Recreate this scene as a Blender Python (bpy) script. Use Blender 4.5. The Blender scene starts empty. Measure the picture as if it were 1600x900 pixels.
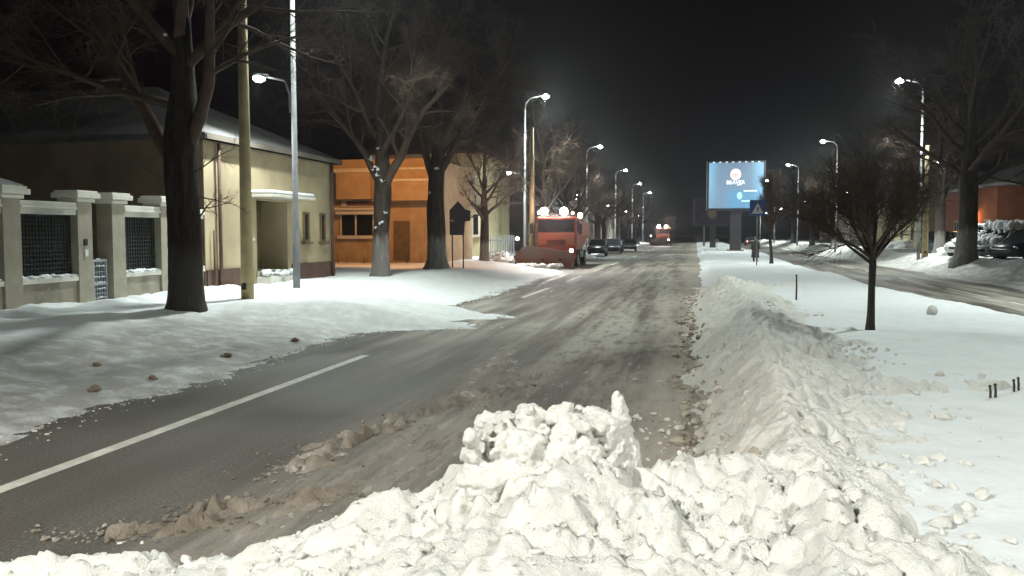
import bpy, math, random
import numpy as np
from mathutils import Vector, Matrix, Euler

random.seed(7)
SC = bpy.context.scene
COL = SC.collection
R = math.radians
PI = math.pi

# ------------------------------------------------------------------ camera
F = 1333.0
CAM = Vector((0, 0, 2.0))
TH = math.atan(285 / F)
PH = math.atan(84 / F)
FWD = Vector((-math.sin(TH) * math.cos(PH), math.cos(TH) * math.cos(PH), -math.sin(PH)))
RGT = Vector((math.cos(TH), math.sin(TH), 0))
UPV = RGT.cross(FWD)


def P(px, py, d):
    """world point seen at a photo pixel, d metres along the view axis"""
    return CAM + (FWD + RGT * ((px - 800) / F) + UPV * ((450 - py) / F)) * d


def G(px, py, z=0.0):
    v = FWD + RGT * ((px - 800) / F) + UPV * ((450 - py) / F)
    return CAM + v * ((z - CAM.z) / v.z)


cam_d = bpy.data.cameras.new('camera')
cam_d.sensor_width = 36
cam_d.lens = 36 * F / 1600
cam_d.clip_start = 0.05
cam_d.clip_end = 3000
cam = bpy.data.objects.new('camera', cam_d)
COL.objects.link(cam)
cam.location = CAM
cam.rotation_euler = FWD.to_track_quat('-Z', 'Y').to_euler()
SC.camera = cam

# ------------------------------------------------------------------ noise (numpy)
def _hash(ix, iy, seed):
    h = (ix.astype(np.int64) * 374761393 + iy.astype(np.int64) * 668265263 + seed * 982451653) & 0x7fffffff
    h = ((h ^ (h >> 13)) * 1274126177) & 0x7fffffff
    h = ((h ^ (h >> 16)) * 2246822519) & 0x7fffffff
    return ((h ^ (h >> 15)) & 0xffffff) / float(0xffffff)


def vnoise(x, y, seed=0):
    ix = np.floor(x); iy = np.floor(y)
    fx = x - ix; fy = y - iy
    fx = fx * fx * (3 - 2 * fx); fy = fy * fy * (3 - 2 * fy)
    a = _hash(ix, iy, seed); b = _hash(ix + 1, iy, seed)
    c = _hash(ix, iy + 1, seed); d = _hash(ix + 1, iy + 1, seed)
    return (a + (b - a) * fx) * (1 - fy) + (c + (d - c) * fx) * fy - 0.5


def fbm(x, y, seed=0, octv=4, gain=0.5):
    s = 0; a = 1.0; f = 1.0
    for k in range(octv):
        s = s + a * vnoise(x * f + 17.3 * k, y * f - 9.1 * k, seed + k)
        a *= gain; f *= 2.03
    return s


def worley(x, y, seed=0):
    """F1, F2, per-cell randoms and offset to the nearest seed point"""
    ix = np.floor(x); iy = np.floor(y)
    f1 = np.full(x.shape, 9.0); f2 = np.full(x.shape, 9.0)
    r1 = np.zeros(x.shape); r2 = np.zeros(x.shape); r3 = np.zeros(x.shape)
    dx1 = np.zeros(x.shape); dy1 = np.zeros(x.shape)
    for j in (-1, 0, 1):
        for i in (-1, 0, 1):
            cx = ix + i; cy = iy + j
            px = cx + 0.1 + 0.8 * _hash(cx, cy, seed); py = cy + 0.1 + 0.8 * _hash(cx, cy, seed + 1)
            dx = x - px; dy = y - py
            d = np.sqrt(dx * dx + dy * dy)
            near = d < f1
            f2 = np.where(near, f1, np.minimum(f2, d))
            f1 = np.where(near, d, f1)
            r1 = np.where(near, _hash(cx, cy, seed + 2), r1)
            r2 = np.where(near, _hash(cx, cy, seed + 3), r2)
            r3 = np.where(near, _hash(cx, cy, seed + 4), r3)
            dx1 = np.where(near, dx, dx1); dy1 = np.where(near, dy, dy1)
    return f1, f2, r1, r2, r3, dx1, dy1


def sstep(a, b, x):
    t = np.clip((x - a) / (b - a), 0, 1)
    return t * t * (3 - 2 * t)


def chunks(x, y, scale, seed):
    """broken block relief: tilted facets with creases, about -1..1"""
    wx = x / scale + 0.75 * fbm(x / scale * 1.1, y / scale * 1.1, seed + 50, 3)
    wy = y / scale + 0.75 * fbm(x / scale * 1.1 + 31, y / scale * 1.1, seed + 51, 3)
    f1, f2, a, b, c, dx, dy = worley(wx, wy, seed)
    e = sstep(0.0, 0.22, f2 - f1)
    h = (a - 0.45) + (b - 0.5) * 1.5 * dx + (c - 0.5) * 1.5 * dy + 0.35 * (0.5 - f1)
    return h * (0.25 + 0.75 * e) - 0.28 * (1 - e)


# ------------------------------------------------------------------ materials
MATS = {}


def newmat(name):
    m = bpy.data.materials.new(name)
    m.use_nodes = True
    n = m.node_tree
    for x in list(n.nodes):
        n.nodes.remove(x)
    out = n.nodes.new('ShaderNodeOutputMaterial')
    b = n.nodes.new('ShaderNodeBsdfPrincipled')
    n.links.new(b.outputs[0], out.inputs[0])
    MATS[name] = m
    return m, n, b


def nd(n, typ, **kw):
    x = n.nodes.new(typ)
    for k, v in kw.items():
        setattr(x, k, v)
    return x


def noise_node(n, coord, scale, detail=4, rough=0.55):
    t = nd(n, 'ShaderNodeTexNoise')
    t.inputs['Scale'].default_value = scale
    t.inputs['Detail'].default_value = detail
    t.inputs['Roughness'].default_value = rough
    if coord is not None:
        n.links.new(coord, t.inputs['Vector'])
    return t.outputs['Fac']


def mapr(n, val, a, b, c=0.0, d=1.0):
    t = nd(n, 'ShaderNodeMapRange')
    t.interpolation_type = 'SMOOTHSTEP'
    n.links.new(val, t.inputs[0])
    for i, v in enumerate((a, b, c, d)):
        t.inputs[1 + i].default_value = v
    return t.outputs[0]


def mth(n, op, a, b=None):
    t = nd(n, 'ShaderNodeMath', operation=op)
    for i, v in enumerate((a, b)):
        if v is None:
            continue
        if isinstance(v, (int, float)):
            t.inputs[i].default_value = v
        else:
            n.links.new(v, t.inputs[i])
    return t.outputs[0]


def mix(n, fac, a, b):
    t = nd(n, 'ShaderNodeMix', data_type='RGBA')
    for i, v in ((0, fac), (6, a), (7, b)):
        if isinstance(v, (int, float)):
            t.inputs[i].default_value = v
        elif isinstance(v, tuple):
            t.inputs[i].default_value = (v[0], v[1], v[2], 1)
        else:
            n.links.new(v, t.inputs[i])
    return t.outputs[2]


def bump(n, b, h, strength=0.3, dist=0.02):
    t = nd(n, 'ShaderNodeBump')
    t.inputs['Strength'].default_value = strength
    t.inputs['Distance'].default_value = dist
    n.links.new(h, t.inputs['Height'])
    n.links.new(t.outputs[0], b.inputs['Normal'])


def objco(n):
    return nd(n, 'ShaderNodeTexCoord').outputs['Object']


def scaled(n, co, s):
    t = nd(n, 'ShaderNodeMapping')
    t.inputs['Scale'].default_value = s
    n.links.new(co, t.inputs['Vector'])
    return t.outputs[0]


def sepxyz(n, co):
    t = nd(n, 'ShaderNodeSeparateXYZ')
    n.links.new(co, t.inputs[0])
    return t.outputs


def pm(name, c1, c2=None, scale=6.0, rough=0.7, bmp=0.15, metal=0.0, dist=0.01, spec=0.5):
    """two tones mixed by noise, slight bump"""
    m, n, b = newmat(name)
    c2 = c2 or tuple(x * 0.75 for x in c1)
    co = objco(n)
    f = mapr(n, noise_node(n, co, scale), 0.3, 0.7)
    n.links.new(mix(n, f, c1, c2), b.inputs['Base Color'])
    b.inputs['Roughness'].default_value = rough
    b.inputs['Metallic'].default_value = metal
    b.inputs['Specular IOR Level'].default_value = spec
    if bmp:
        bump(n, b, noise_node(n, co, scale * 6, 5), bmp, dist)
    return m


def em(name, col, strength):
    m, n, b = newmat(name)
    b.inputs['Base Color'].default_value = (0.8, 0.8, 0.8, 1)
    b.inputs['Emission Color'].default_value = (*col, 1)
    b.inputs['Emission Strength'].default_value = strength
    return m


# ---- snow of the ground: clean, with a dirty strip beside the carriageway
m, n, b = newmat('snow_ground')
co = objco(n)
xyz = sepxyz(n, co)
big = noise_node(n, co, 0.35, 5)
fine = noise_node(n, co, 3.0, 6, 0.65)
wob = mth(n, 'MULTIPLY', mth(n, 'SUBTRACT', big, 0.5), 2.4)
xw = mth(n, 'ADD', xyz[0], wob)
dl = mth(n, 'MULTIPLY', mapr(n, xw, -10.6, -9.0), mapr(n, xw, -1.0, -3.0))          # left verge
dl = mth(n, 'MULTIPLY', dl, mapr(n, mth(n, 'ADD', xyz[1], mth(n, 'MULTIPLY', wob, 1.5)), 21.0, 12.0, 0.12, 0.95))
dr = mth(n, 'MULTIPLY', mapr(n, xw, 9.6, 11.0), mapr(n, xw, 15.5, 13.0))            # right verge
dirt = mth(n, 'MAXIMUM', dl, dr)
dirt = mth(n, 'MULTIPLY', dirt, mapr(n, fine, 0.25, 0.6, 0.45, 1.0))
c = mix(n, mapr(n, fine, 0.3, 0.75), (0.80, 0.82, 0.82), (0.72, 0.74, 0.74))
c = mix(n, mth(n, 'MULTIPLY', dirt, 0.85), c, (0.215, 0.195, 0.168))
grit = mapr(n, noise_node(n, co, 28.0, 3, 0.6), 0.66, 0.74)
c = mix(n, mth(n, 'MULTIPLY', grit, mth(n, 'MULTIPLY', dirt, 0.6)), c, (0.10, 0.08, 0.06))
n.links.new(c, b.inputs['Base Color'])
b.inputs['Roughness'].default_value = 0.65
b.inputs['Specular IOR Level'].default_value = 0.25
h = mth(n, 'ADD', mth(n, 'MULTIPLY', noise_node(n, co, 5.0, 6, 0.6), 1.0), mth(n, 'MULTIPLY', noise_node(n, co, 40.0, 3, 0.6), 0.12))
bump(n, b, h, 0.32, 0.06)

# ---- ploughed bank: white lumps, brown grit thrown on the roadward face
m, n, b = newmat('snow_bank')
co = objco(n)
xyz = sepxyz(n, co)
big = noise_node(n, co, 1.3, 5, 0.6)
fine = noise_node(n, co, 9.0, 6, 0.65)
xw = mth(n, 'ADD', xyz[0], mth(n, 'MULTIPLY', mth(n, 'SUBTRACT', big, 0.5), 0.9))
yw = mth(n, 'ADD', xyz[1], mth(n, 'MULTIPLY', mth(n, 'SUBTRACT', big, 0.5), 2.5))
road = mth(n, 'MULTIPLY', mapr(n, xw, 1.25, 0.35), mapr(n, yw, 5.2, 6.6))
patch = mth(n, 'MULTIPLY', mapr(n, big, 0.56, 0.68), mapr(n, fine, 0.4, 0.62))
dirt = mth(n, 'MAXIMUM', mth(n, 'MULTIPLY', road, mapr(n, fine, 0.25, 0.7, 0.55, 1.0)), mth(n, 'MULTIPLY', patch, 0.35))
c = mix(n, mapr(n, fine, 0.3, 0.75), (0.85, 0.83, 0.775), (0.72, 0.70, 0.65))
c = mix(n, mth(n, 'MULTIPLY', dirt, 0.42), c, (0.46, 0.385, 0.30))
speck = mapr(n, noise_node(n, co, 24.0, 4, 0.65), 0.64, 0.72)
c = mix(n, mth(n, 'MULTIPLY', speck, mth(n, 'ADD', mth(n, 'MULTIPLY', road, 0.6), 0.05)), c, (0.14, 0.11, 0.08))
n.links.new(c, b.inputs['Base Color'])
b.inputs['Roughness'].default_value = 0.6
b.inputs['Specular IOR Level'].default_value = 0.25
b.inputs['Subsurface Weight'].default_value = 0.0
h = mth(n, 'ADD', noise_node(n, co, 18.0, 7, 0.7), mth(n, 'MULTIPLY', noise_node(n, co, 75.0, 4, 0.7), 0.45))
bump(n, b, h, 0.75, 0.035)

# ---- wet asphalt with tyre tracks, grey film of pressed snow
m, n, b = newmat('asphalt')
co = objco(n)
xyz = sepxyz(n, co)
streak = noise_node(n, scaled(n, co, (1.5, 0.10, 1)), 1.0, 6, 0.6)
patchy = noise_node(n, scaled(n, co, (0.55, 0.14, 1)), 1.0, 5, 0.6)
grain = noise_node(n, co, 45.0, 4, 0.7)
c = mix(n, mapr(n, grain, 0.3, 0.7), (0.058, 0.050, 0.042), (0.108, 0.095, 0.080))
right = mapr(n, mth(n, 'ADD', xyz[0], mth(n, 'MULTIPLY', mth(n, 'SUBTRACT', streak, 0.5), 3.0)), -3.9, -2.4)
right = mth(n, 'MULTIPLY', right, mapr(n, xyz[0], 4.5, 3.5))
far = mapr(n, mth(n, 'ADD', xyz[1], mth(n, 'MULTIPLY', mth(n, 'SUBTRACT', patchy, 0.5), 16)), 9.0, 21.0)
brown = mth(n, 'MULTIPLY', right, mapr(n, streak, 0.30, 0.62))
c = mix(n, mth(n, 'MULTIPLY', brown, 0.85), c, (0.30, 0.265, 0.22))
film = mth(n, 'MULTIPLY', mapr(n, streak, 0.36, 0.62), mth(n, 'MULTIPLY', far, mapr(n, patchy, 0.28, 0.52)))
film = mth(n, 'MULTIPLY', film, mapr(n, xyz[1], 75.0, 35.0, 0.15, 1.0))
c = mix(n, mth(n, 'MULTIPLY', film, 0.7), c, (0.52, 0.48, 0.42))
trk = mapr(n, noise_node(n, scaled(n, co, (3.2, 0.09, 1)), 1.0, 4, 0.6), 0.52, 0.66)
c = mix(n, mth(n, 'MULTIPLY', trk, mth(n, 'MULTIPLY', right, 0.30)), c, (0.36, 0.34, 0.31))
churn0 = noise_node(n, scaled(n, co, (5, 1.1, 1)), 1.0, 7, 0.7)
c = mix(n, mth(n, 'MULTIPLY', mapr(n, churn0, 0.50, 0.62), mth(n, 'MULTIPLY', right, 0.6)), c, (0.085, 0.068, 0.05))
c = mix(n, mth(n, 'MULTIPLY', mapr(n, churn0, 0.42, 0.34), mth(n, 'MULTIPLY', right, 0.5)), c, (0.45, 0.42, 0.37))
foot = mth(n, 'MULTIPLY', mapr(n, mth(n, 'ADD', xyz[0], mth(n, 'MULTIPLY', mth(n, 'SUBTRACT', noise_node(n, scaled(n, co, (1.4, 0.5, 1)), 1.0, 6, 0.65), 0.5), 2.2)), -1.1, -0.1), mapr(n, xyz[0], 3.0, 2.0))
c = mix(n, mth(n, 'MULTIPLY', foot, 0.7), c, (0.42, 0.365, 0.30))
pale = mth(n, 'MULTIPLY', mapr(n, grain, 0.45, 0.62), mapr(n, streak, 0.35, 0.6))
c = mix(n, mth(n, 'MULTIPLY', pale, 0.10), c, (0.5, 0.5, 0.48))
n.links.new(c, b.inputs['Base Color'])
n.links.new(mapr(n, mth(n, 'MAXIMUM', brown, film), 0.0, 0.6, 0.58, 0.8), b.inputs['Roughness'])
b.inputs['Specular IOR Level'].default_value = 0.28
churn = noise_node(n, scaled(n, co, (6, 1.6, 1)), 1.0, 7, 0.68)
bump(n, b, mth(n, 'ADD', mth(n, 'MULTIPLY', grain, 0.35), mth(n, 'MULTIPLY', churn, mth(n, 'ADD', mth(n, 'MULTIPLY', right, 2.2), 0.3))), 0.6, 0.035)

# ---- brown slush
m, n, b = newmat('slush')
co = objco(n)
big = noise_node(n, co, 1.6, 5, 0.65)
fine = noise_node(n, co, 18.0, 5, 0.65)
c = mix(n, mapr(n, big, 0.4, 0.62), (0.22, 0.175, 0.13), (0.36, 0.305, 0.245))
c = mix(n, mapr(n, mth(n, 'ADD', big, mth(n, 'MULTIPLY', mth(n, 'SUBTRACT', fine, 0.5), 0.5)), 0.58, 0.70), c, (0.60, 0.57, 0.52))
n.links.new(c, b.inputs['Base Color'])
b.inputs['Roughness'].default_value = 0.5
bump(n, b, mth(n, 'ADD', fine, mth(n, 'MULTIPLY', noise_node(n, co, 60.0, 4, 0.7), 0.5)), 0.9, 0.04)

# ---- faded road paint
m, n, b = newmat('road_paint')
co = objco(n)
w = mapr(n, noise_node(n, co, 5.0, 6, 0.7), 0.36, 0.58)
n.links.new(mix(n, mth(n, 'MULTIPLY', w, 0.35), (0.60, 0.57, 0.50), (0.16, 0.145, 0.125)), b.inputs['Base Color'])
b.inputs['Roughness'].default_value = 0.55

# ---- bark with the lower stem limewashed
def barkmat(name, c1, c2, wash=None):
    m, n, b = newmat(name)
    co = objco(n)
    xyz = sepxyz(n, co)
    ridg = noise_node(n, scaled(n, co, (9, 9, 1.6)), 1.0, 6, 0.65)
    c = mix(n, mapr(n, ridg, 0.35, 0.65), c1, c2)
    if wash:
        z = mth(n, 'ADD', xyz[2], mth(n, 'MULTIPLY', mth(n, 'SUBTRACT', ridg, 0.5), 1.1))
        wf = mth(n, 'MULTIPLY', mapr(n, z, wash[0] + 0.35, wash[0] - 0.15), mapr(n, ridg, 0.30, 0.55, 1.0, 0.45))
        c = mix(n, mth(n, 'MULTIPLY', wf, wash[1]), c, (0.42, 0.41, 0.38))
    n.links.new(c, b.inputs['Base Color'])
    b.inputs['Roughness'].default_value = 0.9
    b.inputs['Specular IOR Level'].default_value = 0.15
    bump(n, b, ridg, 0.9, 0.05)
    return m


barkmat('bark_dark', (0.018, 0.014, 0.012), (0.045, 0.034, 0.028), (1.15, 0.13))
barkmat('bark_washed', (0.030, 0.023, 0.019), (0.065, 0.05, 0.041), (1.35, 0.6))
pm('twig', (0.088, 0.060, 0.045), (0.055, 0.039, 0.030), 3, 0.9, 0, spec=0.2)
pm('snow_cap', (0.8, 0.82, 0.83), (0.7, 0.72, 0.73), 5, 0.6, 0.4, dist=0.03)
pm('steel', (0.20, 0.205, 0.21), (0.155, 0.16, 0.165), 5, 0.75, 0.05, 0.0, spec=0.2)
pm('dark_metal', (0.035, 0.035, 0.038), (0.022, 0.022, 0.024), 8, 0.5, 0.05, 0.3)
pm('concrete_ochre', (0.36, 0.29, 0.15), (0.25, 0.20, 0.11), 3, 0.85, 0.3)
pm('render_cream', (0.44, 0.365, 0.225), (0.30, 0.24, 0.15), 0.6, 0.9, 0.15)
pm('render_brown', (0.215, 0.155, 0.105), (0.15, 0.11, 0.075), 0.7, 0.9, 0.3)
pm('plinth_brown', (0.115, 0.065, 0.045), (0.08, 0.045, 0.032), 3, 0.8, 0.2)
pm('stone_fence', (0.36, 0.33, 0.26), (0.27, 0.245, 0.19), 2.2, 0.9, 0.35)
pm('stone_cap', (0.78, 0.76, 0.68), (0.68, 0.66, 0.58), 3, 0.8, 0.2)
pm('lattice', (0.035, 0.042, 0.036), (0.025, 0.028, 0.026), 9, 0.55, 0.1)
pm('gate_metal', (0.42, 0.45, 0.47), (0.33, 0.36, 0.38), 9, 0.5, 0.05, 0.2)
pm('wood_door', (0.16, 0.11, 0.05), (0.11, 0.075, 0.035), 4, 0.6, 0.15)
pm('render_yellow', (0.56, 0.49, 0.30), (0.47, 0.41, 0.25), 1.5, 0.9, 0.2)
pm('render_ochre', (0.46, 0.33, 0.19), (0.36, 0.25, 0.14), 1.3, 0.9, 0.2)
pm('render_red', (0.32, 0.11, 0.055), (0.24, 0.08, 0.042), 1.0, 0.9, 0.2)
pm('render_dark', (0.16, 0.135, 0.105), (0.11, 0.095, 0.075), 0.8, 0.9, 0.2)
pm('trim_white', (0.62, 0.59, 0.52), (0.52, 0.49, 0.43), 4, 0.7, 0.1)
pm('roof_tile', (0.10, 0.055, 0.04), (0.065, 0.038, 0.03), 5, 0.85, 0.4)
pm('roof_snow', (0.50, 0.51, 0.52), (0.16, 0.15, 0.14), 0.6, 0.7, 0.3, dist=0.05)
pm('roof_thin_snow', (0.11, 0.11, 0.106), (0.04, 0.037, 0.034), 0.5, 0.85, 0.4, dist=0.04)
pm('truck_red', (0.30, 0.042, 0.022), (0.17, 0.050, 0.035), 1.6, 0.42, 0.05)
pm('truck_orange', (0.38, 0.095, 0.042), (0.24, 0.105, 0.07), 1.6, 0.5, 0.05)
pm('plough_paint', (0.22, 0.10, 0.07), (0.19, 0.15, 0.13), 1.2, 0.6, 0.3)
pm('rubber', (0.02, 0.02, 0.02), (0.03, 0.028, 0.026), 12, 0.85, 0.2)
pm('rim', (0.35, 0.35, 0.36), (0.25, 0.25, 0.26), 9, 0.45, 0.05, 0.5)
pm('car_black', (0.022, 0.027, 0.034), (0.016, 0.019, 0.025), 2, 0.3, 0)
pm('car_silver', (0.42, 0.45, 0.44), (0.36, 0.385, 0.38), 2, 0.35, 0, 0.2)
pm('car_white', (0.72, 0.72, 0.70), (0.64, 0.64, 0.62), 2, 0.35, 0)
pm('coat', (0.040, 0.032, 0.036), (0.028, 0.022, 0.026), 14, 0.95, 0.2)
pm('trousers', (0.05, 0.05, 0.06), (0.035, 0.035, 0.042), 14, 0.95, 0.2)
pm('skin', (0.50, 0.32, 0.24), (0.45, 0.28, 0.21), 9, 0.6, 0.05)
pm('hat', (0.14, 0.10, 0.08), (0.09, 0.065, 0.055), 16, 0.95, 0.3)
pm('sign_blue', (0.02, 0.07, 0.22), (0.017, 0.06, 0.19), 5, 0.45, 0)
pm('sign_white', (0.65, 0.65, 0.65), (0.58, 0.58, 0.58), 5, 0.5, 0)
pm('board_dark', (0.045, 0.030, 0.036), (0.032, 0.022, 0.026), 4, 0.7, 0.1)
pm('pink_paint', (0.42, 0.20, 0.18), (0.36, 0.16, 0.15), 6, 0.7, 0)
pm('billboard_grey', (0.07, 0.062, 0.068), (0.05, 0.045, 0.05), 3, 0.6, 0.1)
pm('poster_dark', (0.075, 0.045, 0.075), (0.045, 0.03, 0.05), 1.2, 0.6, 0)
pm('poster_ochre', (0.36, 0.24, 0.17), (0.30, 0.19, 0.14), 3, 0.6, 0)
pm('stub_wood', (0.06, 0.040, 0.035), (0.035, 0.025, 0.022), 30, 0.9, 0.3)
pm('bank_grit', (0.48, 0.42, 0.34), (0.30, 0.25, 0.19), 2.5, 0.7, 0.5, dist=0.02)
pm('clod_brown', (0.27, 0.19, 0.13), (0.17, 0.12, 0.085), 9, 0.7, 0.6, dist=0.03)

m, n, b = newmat('glass_dark')
b.inputs['Base Color'].default_value = (0.014, 0.015, 0.018, 1)
b.inputs['Roughness'].default_value = 0.12
m, n, b = newmat('chrome_lens')
b.inputs['Base Color'].default_value = (0.75, 0.78, 0.8, 1)
b.inputs['Roughness'].default_value = 0.15
b.inputs['Metallic'].default_value = 0.6

em('led_lens', (0.93, 1.0, 0.97), 60.0)
em('sodium_lens', (1.0, 0.42, 0.08), 25.0)
em('work_light', (1.0, 0.80, 0.78), 160.0)
em('head_light', (1.0, 0.90, 0.80), 18.0)
em('beacon', (1.0, 0.50, 0.22), 14.0)
em('tail_light', (1.0, 0.16, 0.10), 3.0)
em('lit_door', (0.95, 1.0, 0.92), 0.4)
em('board_cyan', (0.16, 0.62, 0.90), 0.70)
em('board_cyan_bright', (0.28, 0.80, 1.0), 0.9)
em('board_logo', (1.0, 0.60, 0.48), 0.85)
em('board_logo_dark', (0.42, 0.30, 0.34), 0.55)
em('board_text', (0.82, 0.95, 1.0), 0.9)

# backlit poster: slate blue with paler tube-lit side bands and a blue lower panel
m, n, b = newmat('board_face')
co = objco(n)
xyz = sepxyz(n, co)
side = mapr(n, mth(n, 'ADD', mth(n, 'ABSOLUTE', mth(n, 'SUBTRACT', xyz[0], -0.1)), mth(n, 'MULTIPLY', mth(n, 'SUBTRACT', noise_node(n, co, 0.5, 3), 0.5), 1.0)), 1.3, 2.7)
side = mth(n, 'MULTIPLY', side, mapr(n, xyz[2], -2.4, 1.2, 0.35, 1.0))
low = mth(n, 'MULTIPLY', mapr(n, mth(n, 'ADD', xyz[2], mth(n, 'MULTIPLY', noise_node(n, co, 0.9, 4), 0.9)), 0.35, -0.35), mapr(n, xyz[0], -1.5, -0.4))
c = mix(n, noise_node(n, co, 0.7, 3), (0.085, 0.155, 0.25), (0.13, 0.20, 0.30))
c = mix(n, mth(n, 'MULTIPLY', low, 0.75), c, (0.03, 0.25, 0.46))
c = mix(n, mth(n, 'MULTIPLY', side, 0.75), c, (0.20, 0.55, 0.82))
n.links.new(c, b.inputs['Emission Color'])
b.inputs['Emission Strength'].default_value = 0.72
b.inputs['Base Color'].default_value = (0.2, 0.25, 0.3, 1)

# ------------------------------------------------------------------ mesh helpers
class MB:
    def __init__(self):
        self.v = []; self.f = []

    def box(self, x0, y0, z0, x1, y1, z1):
        i = len(self.v)
        self.v += [(x0, y0, z0), (x1, y0, z0), (x1, y1, z0), (x0, y1, z0), (x0, y0, z1), (x1, y0, z1), (x1, y1, z1), (x0, y1, z1)]
        self.f += [(i, i + 3, i + 2, i + 1), (i + 4, i + 5, i + 6, i + 7), (i, i + 1, i + 5, i + 4), (i + 1, i + 2, i + 6, i + 5), (i + 2, i + 3, i + 7, i + 6), (i + 3, i, i + 4, i + 7)]
        return self

    def rings(self, rings, cap=True):
        """loft equal-length rings of points"""
        i0 = len(self.v); k = len(rings[0])
        for r in rings:
            self.v += [tuple(p) for p in r]
        for j in range(len(rings) - 1):
            a = i0 + j * k; b_ = a + k
            for q in range(k):
                q2 = (q + 1) % k
                self.f.append((a + q, a + q2, b_ + q2, b_ + q))
        if cap:
            self.f.append(tuple(i0 + q for q in reversed(range(k))))
            self.f.append(tuple(i0 + (len(rings) - 1) * k + q for q in range(k)))
        return self

    def tube(self, pts, rad, n=6, cap=True):
        pts = [Vector(p) for p in pts]
        if not hasattr(rad, '__len__'):
            rad = [rad] * len(pts)
        rs = []
        ref = None
        for j, p in enumerate(pts):
            a = pts[max(j - 1, 0)]; c = pts[min(j + 1, len(pts) - 1)]
            t = (c - a)
            if t.length < 1e-9:
                t = Vector((0, 0, 1))
            t.normalize()
            if ref is None:
                ref = Vector((1, 0, 0)) if abs(t.x) < 0.8 else Vector((0, 1, 0))
            u = ref - t * ref.dot(t)
            u.normalize()
            ref = u
            w = t.cross(u)
            r = rad[j]
            rs.append([p + u * (r * math.cos(2 * PI * q / n)) + w * (r * math.sin(2 * PI * q / n)) for q in range(n)])
        return self.rings(rs, cap)

    def cyl(self, c, axis, r, h, n=16):
        c = Vector(c); a = Vector(axis).normalized()
        return self.tube([c - a * h / 2, c + a * h / 2], r, n)

    def ball(self, c, r, nu=10, nv=7, sq=(1, 1, 1)):
        rs = []
        for j in range(nv + 1):
            t = PI * (0.02 + 0.96 * j / nv)
            rs.append([(c[0] + r * sq[0] * math.sin(t) * math.cos(2 * PI * q / nu), c[1] + r * sq[1] * math.sin(t) * math.sin(2 * PI * q / nu), c[2] - r * sq[2] * math.cos(t)) for q in range(nu)])
        return self.rings(rs)

    def clod(self, c, r, rnd, sub=1, sq=1.0, rough=0.35):
        """angular lump: jittered low ball"""
        nu = 7 + 3 * sub; nv = 4 + 2 * sub
        ax = [rnd.uniform(0.7, 1.25) for _ in range(3)]
        rot = Euler((rnd.uniform(0, 6), rnd.uniform(0, 6), rnd.uniform(0, 6))).to_matrix()
        planes = [(Vector((rnd.gauss(0, 1), rnd.gauss(0, 1), rnd.gauss(0, 1))).normalized(), rnd.uniform(0.45, 0.85)) for _ in range(9)]
        rs = []
        for j in range(nv + 1):
            t = PI * (0.03 + 0.94 * j / nv)
            ring = []
            for q in range(nu):
                d = Vector((math.sin(t) * math.cos(2 * PI * q / nu), math.sin(t) * math.sin(2 * PI * q / nu), -math.cos(t)))
                k = 1.0
                for pn, pd in planes:
                    dd = d.dot(pn)
                    if dd > 1e-3:
                        k = min(k, pd / dd)
                k *= 1 + rnd.uniform(-1, 1) * 0.07
                p = Vector((d.x * ax[0], d.y * ax[1], d.z * ax[2])) * (k * r)
                p = rot @ p
                ring.append((c[0] + p.x, c[1] + p.y, c[2] + p.z * sq))
            rs.append(ring)
        return self.rings(rs)

    def build(self, name, mat, parent=None, smooth=False, bevel=0.0):
        me = bpy.data.meshes.new(name)
        me.from_pydata([tuple(p) for p in self.v], [], self.f)
        me.update()
        if smooth:
            me.polygons.foreach_set('use_smooth', [True] * len(me.polygons))
        me.materials.append(MATS[mat])
        o = bpy.data.objects.new(name, me)
        COL.objects.link(o)
        if parent is not None:
            o.parent = parent
        if bevel:
            bm_ = o.modifiers.new('bevel', 'BEVEL')
            bm_.width = bevel; bm_.segments = 2; bm_.limit_method = 'ANGLE'
        return o


def box(name, mat, parent, *d, bevel=0.0):
    return MB().box(*d).build(name, mat, parent, bevel=bevel)


def tag(o, label=None, cat=None, group=None, kind=None):
    if label: o['label'] = label
    if cat: o['category'] = cat
    if group: o['group'] = group
    if kind: o['kind'] = kind
    return o


def thing(name, loc, rz=0.0, label=None, cat=None, group=None):
    o = bpy.data.objects.new(name, None)
    o.empty_display_size = 0.2
    COL.objects.link(o)
    o.location = loc
    o.rotation_euler = (0, 0, rz)
    return tag(o, label, cat, group)


KIDS = {}


def copy_tree(o, parent=None):
    kids = [c_ for c_ in bpy.data.objects if c_.parent == o]
    c_ = o.copy()
    COL.objects.link(c_)
    if parent is not None:
        c_.parent = parent
    for k in kids:
        copy_tree(k, c_)
    return c_


def grid_mesh(name, X, Y, Z, mat):
    """X, Y, Z are 2-D arrays"""
    ny, nx = X.shape
    me = bpy.data.meshes.new(name)
    co_ = np.stack([X, Y, Z], -1).reshape(-1, 3).astype(np.float32)
    idx = np.arange(nx * ny).reshape(ny, nx)
    q = np.stack([idx[:-1, :-1], idx[:-1, 1:], idx[1:, 1:], idx[1:, :-1]], -1).reshape(-1, 4)
    me.vertices.add(len(co_)); me.vertices.foreach_set('co', co_.ravel())
    me.loops.add(q.size); me.loops.foreach_set('vertex_index', q.ravel().astype(np.int32))
    me.polygons.add(len(q)); me.polygons.foreach_set('loop_start', (np.arange(len(q)) * 4).astype(np.int32))
    me.polygons.foreach_set('use_smooth', np.ones(len(q), dtype=bool))
    me.update(calc_edges=True)
    me.validate()
    me.materials.append(MATS[mat])
    o = bpy.data.objects.new(name, me)
    COL.objects.link(o)
    return o


# ------------------------------------------------------------------ ground
def seg(*parts):
    out = []
    for a, b_, st in parts:
        out.append(np.arange(a, b_ - 1e-6, st))
    return np.concatenate(out + [np.array([parts[-1][1]])])


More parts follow.
